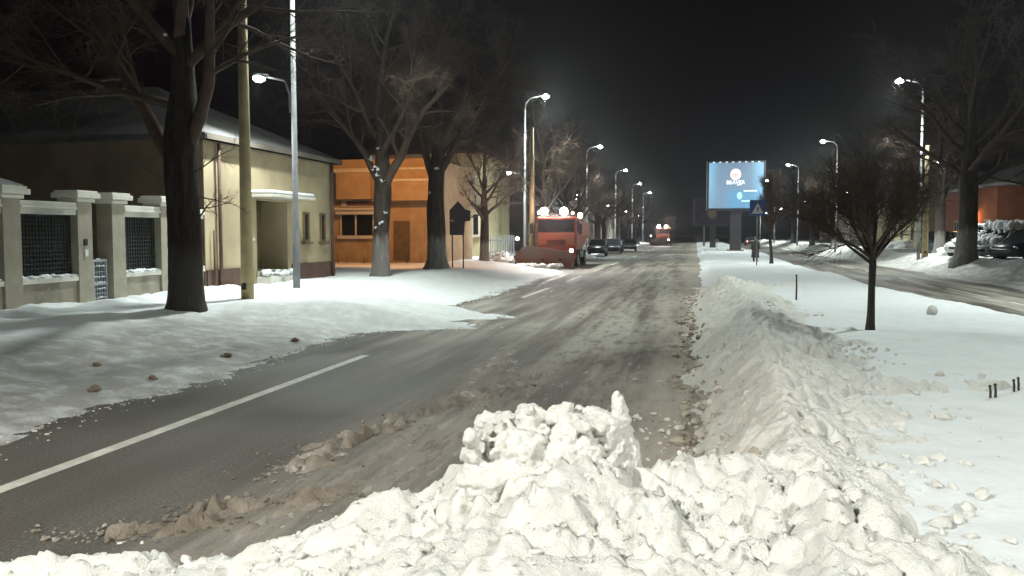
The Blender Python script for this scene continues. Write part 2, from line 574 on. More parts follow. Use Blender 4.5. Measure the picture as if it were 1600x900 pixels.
def left_edge(Y):
    e = -6.5 + 0.28 * fbm(Y * 0.35, Y * 0 + 3, 11, 3)
    tongue = sstep(16.0, 17.6, Y) * sstep(21.6, 20.4, Y)
    e = e + 2.1 * tongue * (0.85 + 0.6 * vnoise(Y * 0.9, Y * 0 + 9, 12))
    e = e - 3.2 * sstep(44.0, 50.0, Y)
    return e


def ground_z(X, Y):
    e = left_edge(Y) + 0.35 * fbm(X * 1.1, Y * 0.5, 21, 3)
    near = sstep(70, 20, Y)
    t = e - X
    ramp = 0.75 + 1.6 * sstep(14, 22, Y) * sstep(24, 20, Y)
    zl = 0.10 * sstep(0, ramp, t) + 0.40 * sstep(0.3, 4.2, t) - 0.14 * sstep(0.05, -0.6, t)
    zl = zl + 0.09 * fbm(X * 0.55, Y * 0.4, 31, 5) * sstep(0.1, 1.5, t) + 0.03 * fbm(X * 2.5, Y * 2.0, 33, 3) * sstep(0.2, 1.2, t)
    zl = zl + 0.05 * chunks(X, Y, 0.32, 35) * np.exp(-((t - 0.35) / 0.55) ** 2) * near
    # heaped edge of the swept pavement on the left
    hp = np.exp(-((X + 11.9 + 0.4 * vnoise(Y * 0.5, Y * 0, 41)) / 0.55) ** 2) * sstep(9, 12, Y) * sstep(22, 20, Y)
    zl = zl + 0.16 * hp * (1 + 1.2 * fbm(X * 2, Y * 2, 42, 3))
    # median
    em_ = 0.15 + 0.25 * fbm(Y * 0.4, Y * 0 + 5, 51, 3)
    er_ = 6.7 + 0.5 * fbm(Y * 0.16, Y * 0 + 1, 52, 3) + 0.9 * np.exp(-((Y - 21) / 5.0) ** 2)
    lvl = 0.30 - 0.12 * sstep(30, 60, Y) + 0.12 * sstep(66, 80, Y) * sstep(130, 90, Y)
    zm = -0.14 + (lvl + 0.14) * sstep(em_ - 0.25, em_ + 0.8, X) * sstep(er_ + 0.25, er_ - 0.8, X)
    inside = sstep(em_ + 0.2, em_ + 1.2, X) * sstep(er_, er_ - 1.0, X)
    zm = zm + inside * (0.10 * fbm(X * 0.5, Y * 0.4, 61, 4) + 0.012 * fbm(X * 3.5, Y * 3.5, 63, 3))
    # right side
    e2 = 11.4 + 0.5 * fbm(Y * 0.25, Y * 0 + 7, 71, 3)
    t2 = X - e2
    zr = -0.14 * sstep(0.1, -0.6, t2) + 0.75 * sstep(0, 3.0, t2) + 0.5 * fbm(X * 0.45, Y * 0.35, 72, 4) * sstep(0.3, 1.8, t2) * sstep(4.8, 2.5, t2)
    z = np.where(X < -2.0, zl, np.where(X < 8.4, zm, zr))
    return z


def gz(x, y):
    return float(ground_z(np.array([[float(x)]]), np.array([[float(y)]]))[0, 0])


xs = seg((-600, -40, 40), (-40, -14, 0.8), (-14, -4.2, 0.08), (-4.2, -0.4, 0.3), (-0.4, 8.0, 0.09), (8.0, 10.6, 0.3), (10.6, 16, 0.12), (16, 40, 1.0), (40, 600, 40))
ys = seg((-60, 1, 3), (1, 14, 0.08), (14, 32, 0.14), (32, 60, 0.4), (60, 130, 1.2), (130, 300, 8), (300, 1500, 60))
X, Y = np.meshgrid(xs, ys)
tag(grid_mesh('ground', X, Y, ground_z(X, Y), 'snow_ground'), kind='structure')

rd = MB(); rd.v = [(-11, -60, 0), (1.6, -60, 0), (1.6, 700, 0), (-11, 700, 0)]; rd.f = [(0, 1, 2, 3)]
tag(rd.build('road', 'asphalt'), kind='structure')
rd = MB(); rd.v = [(5.0, -60, 0), (13.0, -60, 0), (13.0, 700, 0), (5.0, 700, 0)]; rd.f = [(0, 1, 2, 3)]
tag(rd.build('far_road', 'asphalt'), kind='structure')

# painted lines (worn, broken by thin ice)
mk = MB()
def mark(x0, x1, y0, y1, z=0.004):
    i = len(mk.v)
    mk.v.extend([(x0, y0, z), (x1, y0, z), (x1, y1, z), (x0, y1, z)])
    mk.f.append((i, i + 1, i + 2, i + 3))
mark(-5.37, -5.22, -4, 13.2)
for y0 in (26.3, 36.0, 46.0, 56, 66, 76, 88, 100, 112, 124, 136):
    mark(-5.37, -5.22, y0, y0 + 4.8)
for y0 in (17, 23, 29.5, 37, 45, 53, 62, 72, 84, 96, 110):
    mark(9.05, 9.2, y0, y0 + 4.6)
tag(mk.build('road_markings', 'road_paint'), kind='structure')

# slush ridges pushed along the lane
xs = np.arange(-4.3, 0.6, 0.028); ys = np.concatenate([np.arange(3.2, 14, 0.035), np.arange(14, 26, 0.10)])
X, Y = np.meshgrid(xs, ys)
ax_ = X + 0.055 * (Y - 6) * 1.0
warp = 0.45 * fbm(X * 0.7, Y * 0.5, 81, 3)
r1 = fbm((X + warp) * 1.9 - 0.16 * Y, Y * 0.32, 82, 4, 0.55)
r2 = fbm(X * 6, Y * 3.2, 84, 3)
zone = sstep(-4.1, -3.1, X + 0.25 * np.sin(Y)) * sstep(0.7, 0.0, X) * sstep(25, 9, Y)
ridge_line = np.exp(-((X + 3.77 - 1.0 * (Y - 4.83) + 0.5 * fbm(Y * 1.2, Y * 0, 85, 3)) / 0.27) ** 2) * sstep(4.3, 4.9, Y) * sstep(6.3, 5.6, Y)
ridge_b = np.exp(-((X + 3.25 - 0.24 * (Y - 7) + 0.4 * fbm(Y * 0.9, Y * 0 + 4, 86, 3)) / 0.19) ** 2) * sstep(5.8, 6.8, Y) * sstep(12.5, 10.0, Y)
r3 = chunks(X * 1.0, Y * 0.6, 0.13, 87)
st1 = fbm(X * 5.5 - 0.9 * Y, Y * 1.3, 89, 4, 0.6)
st2 = fbm(X * 15, Y * 7, 90, 4, 0.6)
Z = -0.055 + (0.07 * r1 + 0.075 * st1 + 0.035 * st2 + 0.03 * r3) * zone
brk = 0.35 + 1.3 * np.clip(0.5 + fbm(X * 3.1, Y * 3.1, 96, 3), 0, 1)
Z = Z + (0.075 + 0.05 * st1 + 0.045 * st2 + 0.05 * r3) * ridge_line * brk + (0.065 + 0.05 * st1 + 0.045 * st2 + 0.05 * r3) * ridge_b * brk
Z = np.where(zone < 0.02, -0.05, Z)
Z = Z + 0.012 * fbm(X * 18, Y * 14, 88, 3) * (Z > -0.02)
Z = np.minimum(Z, 0.2)
tag(grid_mesh('slush', X, Y, Z, 'slush'), 'brown slush ridges pushed up along the wheel tracks of the road', 'slush', kind='stuff')

# ------------------------------------------------------------------ ploughed bank and near heap
def polyseg(X, Y, pts):
    """distance to a crest polyline, interpolated crest height and signed side"""
    best = np.full(X.shape, 1e9); zc = np.zeros(X.shape); sd = np.zeros(X.shape)
    for (x0, y0, z0), (x1, y1, z1) in zip(pts[:-1], pts[1:]):
        dx, dy = x1 - x0, y1 - y0
        L2 = dx * dx + dy * dy
        t = np.clip(((X - x0) * dx + (Y - y0) * dy) / L2, 0, 1)
        qx = x0 + t * dx; qy = y0 + t * dy
        d = np.hypot(X - qx, Y - qy)
        s = (dx * (Y - qy) - dy * (X - qx))
        k = d < best
        best = np.where(k, d, best); zc = np.where(k, z0 + t * (z1 - z0), zc); sd = np.where(k, s, sd)
    return best, zc, sd


HEAP = [(-3.75, 4.12, 0.06), (-3.1, 4.2, 0.12), (-2.46, 4.33, 0.17), (-2.1, 4.45, 0.30), (-1.74, 4.6, 0.46), (-1.36, 4.74, 0.60), (-0.75, 4.75, 0.68), (0.0, 4.85, 0.66), (0.55, 5.1, 0.70)]


def bank_z(X, Y):
    xc = 0.62 + 0.40 * sstep(6, 14, Y) + 0.20 * fbm(Y * 0.5, Y * 0 + 2, 91, 3)
    zc = 0.66 * sstep(34.5, 26, Y) + 0.10 * fbm(Y * 0.8, Y * 0 + 6, 92, 3)
    xf = -0.02 + 0.25 * fbm(Y * 0.6, Y * 0 + 8, 93, 3)
    xr = 1.5 + 0.75 * sstep(5.5, 13, Y) + 0.40 * fbm(Y * 0.9, Y * 0 + 9, 94, 3)
    tl = np.clip((X - xf) / (xc - xf), -0.6, 1)
    tr = np.clip((xr - X) / (xr - xc), -0.6, 1)
    tl0 = np.maximum(tl, 0)
    pl = np.where(tl < 0, tl * 0.4, tl0 * (1.12 - 0.12 * tl0))
    pr = np.where(tr < 0, tr * 0.3, np.maximum(tr, 0) ** 1.1)
    zl = -0.02 + (zc + 0.02) * pl
    zr = 0.26 + (zc - 0.26) * pr
    bank = np.where(X < xc, zl, zr)
    bank = np.where(Y > 30, np.minimum(bank, bank * sstep(35.5, 31, Y) - 0.12 * sstep(32, 35.5, Y)), bank)
    # foreground heap
    d, hc, sd = polyseg(X, Y, HEAP)
    behind = np.clip(1 - d / (0.45 + 0.5 * sstep(-2.4, -1.2, X)), -2.5, 1)
    front = np.clip(1 - d / (1.3 + 2.2 * sstep(-3.3, -1.9, X)), -1.2, 1)
    hb = -0.05 + np.maximum(hc + 0.05, 0.2) * np.where(behind > 0, np.maximum(behind, 0) ** 0.85, behind * 0.5)
    hf = -0.05 + (hc + 0.05) * np.where(front > 0, np.maximum(front, 0) ** 0.9, front * 0.5)
    heap = np.where(sd > 0, hb, hf)
    heap = heap + 0.20 * np.exp(-((X + 0.78) / 0.52) ** 2 - ((Y - 4.55) / 0.32) ** 2)
    heap = heap - 0.75 * sstep(0.55, 1.55, X + 0.25 * fbm(Y * 1.3, X * 1.3, 95, 3))
    k = 0.12
    hh = np.clip(0.5 + 0.5 * (heap - bank) / k, 0, 1)
    return bank + (heap - bank) * hh + k * hh * (1 - hh)


def bank_full(X, Y, dense=True):
    z = bank_z(X, Y)
    chunkiness = np.maximum(sstep(0.35, 0.95, X), sstep(6.4, 5.4, Y))
    a = (0.62 + 0.38 * chunkiness) * (0.35 + 0.65 * sstep(-0.05, 0.38, z))
    crumb = sstep(-0.30, 0.25, fbm(X * 0.9, Y * 0.9, 141, 3))
    z = z + a * (0.11 * chunks(X, Y, 0.78, 101) + (0.5 + 0.5 * crumb) * 0.075 * chunks(X, Y, 0.34, 107) + (0.25 + 0.75 * crumb) * 0.07 * chunks(X, Y, 0.16, 113))
    z = z + 0.13 * fbm(X * 1.1, Y * 1.1, 121, 3) + 0.045 * fbm(X * 5, Y * 5, 123, 4, 0.6)
    if dense:
        z = z + a * (0.3 + 0.7 * crumb) * 0.04 * chunks(X, Y, 0.075, 127) + 0.022 * fbm(X * 16, Y * 16, 129, 3, 0.65)
    return z


xs = np.arange(-4.6, 3.6, 0.024); 
ys = np.concatenate([np.arange(0.9, 9.0, 0.024), np.arange(9.0, 14.0, 0.04), np.arange(14, 36.01, 0.09)])
X, Y = np.meshgrid(xs, ys)
Z = bank_full(X, Y, True)
X2 = X + 0.05 * fbm(X * 4.1, Y * 4.1, 131, 3)
Y2 = Y + 0.05 * fbm(X * 4.1 + 40, Y * 4.1, 133, 3)
# drop columns that are well under the road or the snow to keep the sheet light
low = (X < -0.5) & (Y > 6.8)
Z = np.where(low, np.minimum(Z, -0.25), Z)
tag(grid_mesh('snow_bank', X2, Y2, Z, 'snow_bank'), 'long ridge and near heap of lumpy white ploughed snow beside the road', 'snow bank')


def bz(x, y):
    return float(bank_full(np.array([[float(x)]]), np.array([[float(y)]]))[0, 0])


# block of pressed snow standing on the near heap
rnd = random.Random(5)
bl = MB()
LC = P(862, 697, 4.85)
base = [(-0.34, 0.0, 0.0, 0.15), (-0.27, 0.03, 0.12, 0.14), (-0.13, 0.0, 0.10, 0.16), (-0.07, 0.03, 0.19, 0.11), (0.05, 0.03, 0.20, 0.11), (0.08, -0.02, 0.06, 0.16), (0.18, 0.03, 0.13, 0.14), (-0.20, -0.05, 0.0, 0.16), (0.02, -0.08, -0.04, 0.17), (0.22, -0.05, -0.02, 0.17), (0.30, 0.0, -0.02, 0.15), (-0.37, 0.03, 0.13, 0.09),
        (-0.25, 0, -0.14, 0.18), (0.0, 0, -0.16, 0.2), (0.25, 0, -0.15, 0.18), (-0.3, -0.14, -0.14, 0.17), (-0.1, -0.18, -0.15, 0.18), (0.12, -0.18, -0.15, 0.18), (0.3, -0.14, -0.14, 0.17), (-0.12, -0.06, 0.0, 0.2), (0.12, -0.05, 0.02, 0.19), (-0.26, 0.0, 0.04, 0.17)]
for (dx, dy, dz, r) in base:
    p = LC + RGT * dx + Vector((0, dy, dz - 0.02))
    bl.clod(p, r, rnd, 4, 1.0)
for k in range(60):
    a = rnd.uniform(-0.44, 0.40)
    top = 0.27 - 0.20 * abs(a) - (0.05 if a > 0.1 else 0)
    p = LC + RGT * a + Vector((0, rnd.uniform(-0.22, 0.10), rnd.uniform(-0.16, max(0.05, top))))
    bl.clod(p, rnd.uniform(0.03, 0.095), rnd, 2)
# sharp upstanding flakes
for (dx, dz, hh_, w_) in ((0.07, 0.20, 0.12, 0.05), (-0.12, 0.2, 0.07, 0.05), (-0.28, 0.18, 0.06, 0.05), (0.16, 0.18, 0.06, 0.04)):
    q0 = LC + RGT * dx
    bl.rings([[q0 + RGT * (w_ * k_ * math.cos(2 * PI * q / 7)) + Vector((0, 0.04 * k_ * math.sin(2 * PI * q / 7), dz - 0.06 + hh_ * t_)) for q in range(7)] for t_, k_ in ((0, 1.2), (0.6, 0.7), (1.0, 0.15))])
# upright thin slab at the right end
p0 = LC + RGT * 0.40
rs = []
for (h_, w_, t_, s_) in ((-0.18, 0.10, 0.10, 0.03), (0.0, 0.085, 0.085, 0.02), (0.14, 0.06, 0.06, 0.0), (0.25, 0.035, 0.04, -0.02), (0.33, 0.010, 0.014, -0.03)):
    c_ = p0 + RGT * s_ + Vector((0, 0, h_ - 0.02))
    ring = []
    for q in range(9):
        a = 2 * PI * q / 9
        ring.append(c_ + RGT * (w_ * math.cos(a) * rnd.uniform(0.85, 1.1)) + Vector((0, t_ * math.sin(a) * rnd.uniform(0.85, 1.1), 0)))
    rs.append(ring)
bl.rings(rs)
tag(bl.build('snow_block', 'snow_bank', smooth=False), 'broken block of pressed snow with a pointed slab on top of the near heap', 'snow block')
sb = bpy.data.objects['snow_block']
mm = sb.modifiers.new('remesh', 'REMESH'); mm.mode = 'VOXEL'; mm.voxel_size = 0.010; mm.use_smooth_shade = True
sm_ = sb.modifiers.new('smooth', 'SMOOTH'); sm_.iterations = 7; sm_.factor = 0.5
for nm_, sc_, st_ in (('lump', 0.15, 0.05), ('crumb', 0.06, 0.032), ('grain', 0.02, 0.020)):
    tx = bpy.data.textures.new(nm_, 'CLOUDS'); tx.noise_scale = sc_; tx.noise_depth = 2; tx.noise_type = 'HARD_NOISE' if nm_ == 'crumb' else 'SOFT_NOISE'
    dm = sb.modifiers.new(nm_, 'DISPLACE'); dm.texture = tx; dm.strength = st_; dm.mid_level = 0.4

# clods over the bank and rolled out on the clean snow
rnd = random.Random(11)
cl = MB()
for k in range(260):
    y = 2.2 + 20 * rnd.random() ** 1.6
    x = rnd.gauss(1.15 + 0.4 * float(sstep(6, 13, np.array(y))), 0.42)
    z = max(bz(x, y), gz(x, y) if x > 0.8 else -9)
    r = rnd.choice((0.015, 0.02, 0.03, 0.04, 0.06)) * rnd.uniform(0.7, 1.2)
    cl.clod((x, y, z + r * 0.15), r, rnd, 1, 0.8)
for k in range(150):
    t = rnd.random()
    x = -3.9 + 4.9 * t; y = 3.4 + 1.5 * t + rnd.gauss(0.1, 0.5)
    z = bz(x, y)
    r = rnd.choice((0.012, 0.015, 0.02, 0.025, 0.04)) * rnd.uniform(0.7, 1.2)
    if z < 0.0:
        z = 0.0
    cl.clod((x, y, z + r * 0.2), r, rnd, 1, 0.85)
for k in range(170):
    y = 4.0 + 11 * rnd.random() ** 1.3
    x = 1.35 + 0.75 * float(sstep(5.5, 13, np.array(y))) + abs(rnd.gauss(0, 0.38))
    r = rnd.choice((0.015, 0.02, 0.03, 0.045, 0.06)) * rnd.uniform(0.7, 1.2)
    cl.clod((float(x), y, gz(x, y) + r * 0.35), r, rnd, 1, 0.75)
for k in range(1500):
    if k % 3:
        t = rnd.random(); x = -3.9 + 5.0 * t; y = 3.2 + 1.5 * t + rnd.gauss(0, 0.55)
    else:
        y = 4 + 8 * rnd.random(); x = rnd.gauss(1.0, 0.45)
    z = bz(x, y)
    if z < 0.02:
        continue
    r = rnd.choice((0.006, 0.009, 0.012, 0.018))
    cl.clod((x, y, z + r * 0.4), r, rnd, 0, 0.9)
for k in range(120):
    y = rnd.uniform(6.0, 9.5); x = rnd.uniform(-1.0, 0.3)
    r = rnd.choice((0.02, 0.03, 0.05, 0.08)) * rnd.uniform(0.6, 1.1)
    cl.clod((x, y, max(0, bz(x, y)) + r * 0.3), r, rnd, 1, 0.7)
for q in (0,):
    p = G(1457, 490, 0.33); cl.clod((p.x, p.y, gz(p.x, p.y) + 0.07), 0.14, rnd, 2, 0.8)
tag(cl.build('snow_clods', 'snow_bank'), 'loose white snow clods scattered over the bank and the clean snow beside it', 'snow clods', kind='stuff')

# crumbs along the ragged edges and on the slush
rnd = random.Random(23)
cr = MB()
for k in range(620):
    y = 5 + 26 * rnd.random() ** 1.5
    x = -0.02 + 0.25 * float(fbm(np.array([y * 0.6]), np.array([8.0]), 93, 3)[0]) + rnd.gauss(-0.02, 0.13)
    r = rnd.choice((0.015, 0.02, 0.03, 0.045, 0.07)) * rnd.uniform(0.7, 1.3)
    cr.clod((x, y, max(0.0, bz(x, y)) + r * 0.25), r, rnd, 0, 0.7)
tag(cr.build('bank_foot_crumbs', 'bank_grit'), 'dirty snow crumbs fallen along the foot of the ploughed ridge', 'snow crumbs', kind='stuff')
cr = MB()
for k in range(700):
    y = 6 + 24 * rnd.random() ** 1.4
    x = float(left_edge(np.array([y]))[0]) + 0.1 + abs(rnd.gauss(0, 0.22)) - 0.25
    r = rnd.choice((0.006, 0.009, 0.013, 0.02)) * rnd.uniform(0.7, 1.3) * (0.6 + y / 18)
    cr.clod((x, y, max(0.0, gz(x, y)) + r * 0.1), r, rnd, 1, 0.6)
tag(cr.build('verge_crumbs', 'snow_bank'), 'small snow crumbs along the ploughed edge of the left verge', 'snow crumbs', kind='stuff')
cr = MB()
for k in range(900):
    if k % 2:
        y = rnd.uniform(4.7, 6.1); x = -3.77 + 1.0 * (y - 4.83) - 0.5 * float(fbm(np.array([y * 1.2]), np.array([0.0]), 85, 3)[0]) + rnd.gauss(0, 0.22)
    else:
        y = rnd.uniform(6.2, 12); x = -3.25 + 0.24 * (y - 7) - 0.4 * float(fbm(np.array([y * 0.9]), np.array([4.0]), 86, 3)[0]) + rnd.gauss(0, 0.25)
    r = rnd.choice((0.006, 0.008, 0.011, 0.015, 0.022)) * rnd.uniform(0.7, 1.3)
    cr.clod((x, y, r * 0.1 + rnd.random() * 0.02), r, rnd, 1, 0.7)
for k in range(500):
    y = 5.5 + 12 * rnd.random() ** 1.3; x = rnd.uniform(-3.0, 0)
    r = rnd.choice((0.006, 0.01, 0.014, 0.02)) * rnd.uniform(0.7, 1.3)
    cr.clod((x, y, r * 0.1), r, rnd, 1, 0.6)
tag(cr.build('slush_crumbs', 'slush'), 'brown slush crumbs scattered over the churned right lane', 'slush', kind='stuff')

# brown clods on the left verge
rnd = random.Random(3)
for (px, py, r, lab) in ((355, 556, 0.10, 'brown slush clod on the left verge, largest, below the ochre pole'), (150, 570, 0.07, 'dark slush clod on the left verge under the gate'), (147, 608, 0.10, 'flat brown slush clod at the left edge nearest the road'), (238, 590, 0.07, 'small brown slush clod between two bigger ones on the left verge'), (460, 530, 0.09, 'flat brown slush clod on the left verge below the steel lamp post')):
    p = G(px, py, 0.18)
    for _ in range(6):
        p = G(px, py, gz(p.x, p.y))
    cb = MB().clod((0, 0, 0.03), r * 0.9, rnd, 3, 0.6)
    for q_ in range(7):
        a_ = rnd.uniform(0, 6.28); cb.clod((r * 0.7 * math.cos(a_), r * 0.7 * math.sin(a_), 0.01), r * rnd.uniform(0.25, 0.5), rnd, 2, 0.6)
    o = cb.build('slush_clod', 'clod_brown', smooth=True)
    rm = o.modifiers.new('remesh', 'REMESH'); rm.mode = 'VOXEL'; rm.voxel_size = 0.012; rm.use_smooth_shade = True
    o.location = (p.x, p.y, gz(p.x, p.y))
    tag(o, lab, 'slush clod', 'brown slush clods on the left verge')

# ------------------------------------------------------------------ trees
def grow(mb, p, d, L, r, lvl, spec, rnd):
    """one branch and, recursively, its children; spec: list of dicts per level"""
    s = spec[lvl]
    n = s['seg']
    pts = [Vector(p)]; rad = [r]
    d = Vector(d).normalized()
    for k in range(n):
        j = s['jit']
        d = (d + Vector((rnd.gauss(0, j), rnd.gauss(0, j), rnd.gauss(0, j) + s['up']))).normalized()
        pts.append(pts[-1] + d * (L / n))
        rad.append(r * (1 - (k + 1) / n * s['tap']))
    mb.tube(pts, rad, s['sides'], cap=False)
    if lvl + 1 >= len(spec):
        return
    c = spec[lvl + 1]
    nk = c['num']
    for k in range(nk):
        t = c['t0'] + (1 - c['t0']) * (k + rnd.random()) / nk
        t = min(t, 0.999)
        f = t * n; i = int(f); f -= i
        q = pts[i].lerp(pts[i + 1], f)
        dr = (pts[i + 1] - pts[i]).normalized()
        side = dr.cross(Vector((rnd.gauss(0, 1), rnd.gauss(0, 1), rnd.gauss(0, 1))))
        if side.length < 1e-3:
            continue
        side.normalize()
        a = rnd.uniform(*c['ang'])
        nd_ = dr * math.cos(a) + side * math.sin(a)
        rr = (rad[i] + (rad[i + 1] - rad[i]) * f)
        grow(mb, q, nd_, L * rnd.uniform(*c['len']) * (1.1 - 0.45 * t), max(rr * c['rad'], c['min']), lvl + 1, spec, rnd)


def trunk_mb(pts, rad, rnd, n=14, rough=0.06, flare=1.5):
    mb = MB()
    P_ = [Vector(p) for p in pts]
    dense = []; dr = []
    for a, b_, ra, rb in zip(P_[:-1], P_[1:], rad[:-1], rad[1:]):
        k = max(2, int((b_ - a).length / 0.12))
        for i in range(k):
            t = i / k
            dense.append(a.lerp(b_, t)); dr.append(ra + (rb - ra) * t)
    dense.append(P_[-1]); dr.append(rad[-1])
    ph = [rnd.uniform(0, 6.28) for _ in range(6)]
    rs = []
    for p, r in zip(dense, dr):
        z = p.z
        fl = 1 + (flare - 1) * math.exp(-max(z, 0) / 0.28)
        ring = []
        for q in range(n):
            a = 2 * PI * q / n
            w = 1 + rough * (math.sin(3 * a + ph[0] + z * 0.8) + 0.7 * math.sin(5 * a + ph[1] - z * 1.7) + 0.6 * math.sin(2 * a + ph[2] + 2.3 * z)) + rnd.uniform(-0.02, 0.02)
            if z < 0.4:
                w += 0.16 * (fl - 1) * math.sin(5 * a + ph[3])
            ring.append(p + Vector((math.cos(a), math.sin(a), 0)) * (r * fl * w))
        rs.append(ring)
    mb.rings(rs)
    return mb


def big_spec(dens=1.0, up=0.03):
    return [
        dict(seg=7, jit=0.10, up=up, tap=0.75, sides=7),
        dict(seg=6, jit=0.13, up=0.03, tap=0.85, sides=5, num=int(8 * dens), t0=0.25, ang=(0.5, 1.1), len=(0.40, 0.62), rad=0.55, min=0.02),
        dict(seg=4, jit=0.16, up=0.02, tap=0.85, sides=4, num=int(8 * dens), t0=0.2, ang=(0.4, 1.1), len=(0.35, 0.6), rad=0.5, min=0.009),
        dict(seg=3, jit=0.18, up=0.02, tap=0.8, sides=3, num=int(8 * dens), t0=0.15, ang=(0.4, 1.1), len=(0.4, 0.7), rad=0.5, min=0.0045),
        dict(seg=2, jit=0.2, up=0.0, tap=0.8, sides=3, num=int(5 * dens), t0=0.15, ang=(0.4, 1.0), len=(0.5, 0.9), rad=0.6, min=0.003),
    ]


def make_tree(name, loc, tpts, trad, limbs, seed, bark, label, cat='tree', group=None, spec=None, snow=None, shoots=None):
    rnd = random.Random(seed)
    root = thing(name, loc, 0, label, cat, group)
    trunk_mb(tpts, trad, rnd).build('trunk', bark, root, smooth=True)
    mb = MB()
    for (p, d, L, r) in limbs:
        grow(mb, p, d, L, r, 0, spec or big_spec(), rnd)
    if shoots:
        sp = [dict(seg=4, jit=0.12, up=0.03, tap=0.8, sides=4), dict(seg=3, jit=0.15, up=0.03, tap=0.8, sides=3, num=6, t0=0.2, ang=(0.4, 0.9), len=(0.35, 0.6), rad=0.55, min=0.005), dict(seg=2, jit=0.15, up=0.02, tap=0.8, sides=3, num=4, t0=0.2, ang=(0.4, 0.9), len=(0.4, 0.7), rad=0.6, min=0.0035)]
        for (p, d, L, r) in shoots:
            grow(mb, p, d, L, r, 0, sp, rnd)
    mb.build('crown', 'twig', root, smooth=True)
    if snow:
        for (x, y, z, r) in snow:
            s = MB()
            for k in range(5):
                s.clod((x + rnd.gauss(0, r * .5), y + rnd.gauss(0, r * .5), z + rnd.gauss(0, r * .4)), r * rnd.uniform(.5, .9), rnd, 1, 0.7)
            s.build('snow_clump', 'snow_cap', root, smooth=True)
    return root


V = Vector
# 1: the thick forked tree by the fence
p = G(290, 486, 0.42); p.z = gz(p.x, p.y) - 0.08
make_tree('bare_tree', p,
          [(0, 0, -0.2), (0.03, 0, 0.6), (0.05, 0, 1.4), (0.02, 0, 2.2), (-0.02, 0, 2.9), (0.0, 0, 3.6), (0.05, 0.05, 4.6), (0.0, 0.1, 6.0)],
          [0.31, 0.33, 0.325, 0.33, 0.345, 0.33, 0.24, 0.17],
          [((-0.12, 0, 3.0), (-0.75, 0.1, 0.8), 4.6, 0.17), ((0.10, 0, 3.3), (0.42, -0.1, 1.0), 5.2, 0.15), ((0, 0.1, 5.9), (0.1, 0.1, 1), 5.5, 0.16),
           ((0.0, 0, 4.6), (-0.5, 0.6, 0.8), 5.0, 0.13), ((0.0, 0, 4.9), (0.7, 0.3, 0.7), 5.0, 0.12), ((0.05, 0, 5.2), (-0.8, -0.4, 0.7), 5.0, 0.12), ((0, 0, 5.6), (0.5, -0.6, 0.7), 4.6, 0.12), ((0, 0, 4.2), (-0.9, 0.2, 0.35), 4.8, 0.10)],
          21, 'bark_dark', 'thick dark bare tree with a forked trunk standing in front of the stone fence', group='bare trees along the left pavement',
          spec=big_spec(1.2), shoots=[((0.3, 0, 1.9), (0.9, -0.2, 0.55), 1.0, 0.022), ((0.3, 0, 2.4), (0.9, 0.1, 0.15), 0.9, 0.018), ((0.3, -0.05, 2.15), (0.85, 0.2, 0.1), 0.8, 0.016), ((0.3, 0, 2.9), (0.9, 0, 0.4), 1.0, 0.02), ((-0.3, 0, 2.7), (-0.9, 0, 0.4), 1.0, 0.02)],
          snow=[(-0.1, -0.3, 5.6, 0.05)])
# 2: limewashed tree before the orange house
p = G(596, 431, 0.48); p.z = gz(p.x, p.y) - 0.08
make_tree('bare_tree', p,
          [(0, 0, -0.2), (0.0, 0, 1.5), (0.06, 0, 3.0), (0.08, 0, 4.0), (0.05, 0, 5.2), (0.0, 0, 6.4)],
          [0.30, 0.29, 0.31, 0.28, 0.20, 0.14],
          [((0.12, 0, 3.3), (0.5, 0, 1.0), 4.6, 0.19), ((0, 0, 3.4), (-0.5, 0.1, 1), 4.6, 0.15), ((0, 0, 6.3), (0, 0.1, 1), 4.2, 0.14),
           ((0, 0, 4.4), (0.6, -0.5, 0.8), 4.4, 0.11), ((0, 0, 5.0), (-0.7, -0.2, 0.8), 4.4, 0.11), ((0, 0, 5.4), (0.3, 0.7, 0.7), 4.2, 0.10), ((0, 0, 4.8), (-0.3, 0.8, 0.6), 4, 0.10)],
          33, 'bark_washed', 'bare tree with limewashed lower trunk and lodged snow before the orange house', group='bare trees along the left pavement',
          spec=big_spec(1.15), snow=[(-0.05, -0.32, 3.95, 0.13), (-0.02, -0.28, 3.75, 0.08), (-0.36, -0.1, 4.35, 0.10), (0.16, -0.3, 3.55, 0.07), (0.25, -0.3, 2.4, 0.06), (0.12, -0.32, 2.0, 0.07), (-0.1, -0.28, 1.85, 0.05), (0.02, -0.25, 4.7, 0.05)])
# 3: the next one, beside the notice board
p = G(683, 420, 0.48); p.z = gz(p.x, p.y) - 0.08
make_tree('bare_tree', p,
          [(0, 0, -0.2), (0, 0, 1.2), (-0.04, 0, 2.6), (0.0, 0, 4.2), (0.1, 0, 5.6), (0.15, 0, 7.0)],
          [0.42, 0.40, 0.39, 0.34, 0.25, 0.17],
          [((-0.1, 0, 3.9), (-0.5, 0, 1.0), 4.6, 0.2), ((0.1, 0, 4.2), (0.6, 0.1, 0.9), 5.0, 0.18), ((0.15, 0, 6.9), (0.1, 0.1, 1), 4.4, 0.16),
           ((0.1, 0, 5.2), (0.8, -0.3, 0.8), 5.4, 0.13), ((0.1, 0, 5.8), (0.9, -0.2, 0.45), 4.8, 0.12), ((0, 0, 5.4), (-0.8, 0.4, 0.8), 4.8, 0.12), ((0, 0, 4.8), (0.2, 0.9, 0.7), 4.5, 0.12), ((0.1, 0, 6.2), (-0.4, -0.7, 0.6), 4.2, 0.1)],
          47, 'bark_washed', 'thick bare tree beside the dark house shaped notice board', group='bare trees along the left pavement', spec=big_spec(1.15),
          snow=[(0.1, -0.35, 4.4, 0.09), (-0.2, -0.35, 3.4, 0.06)])

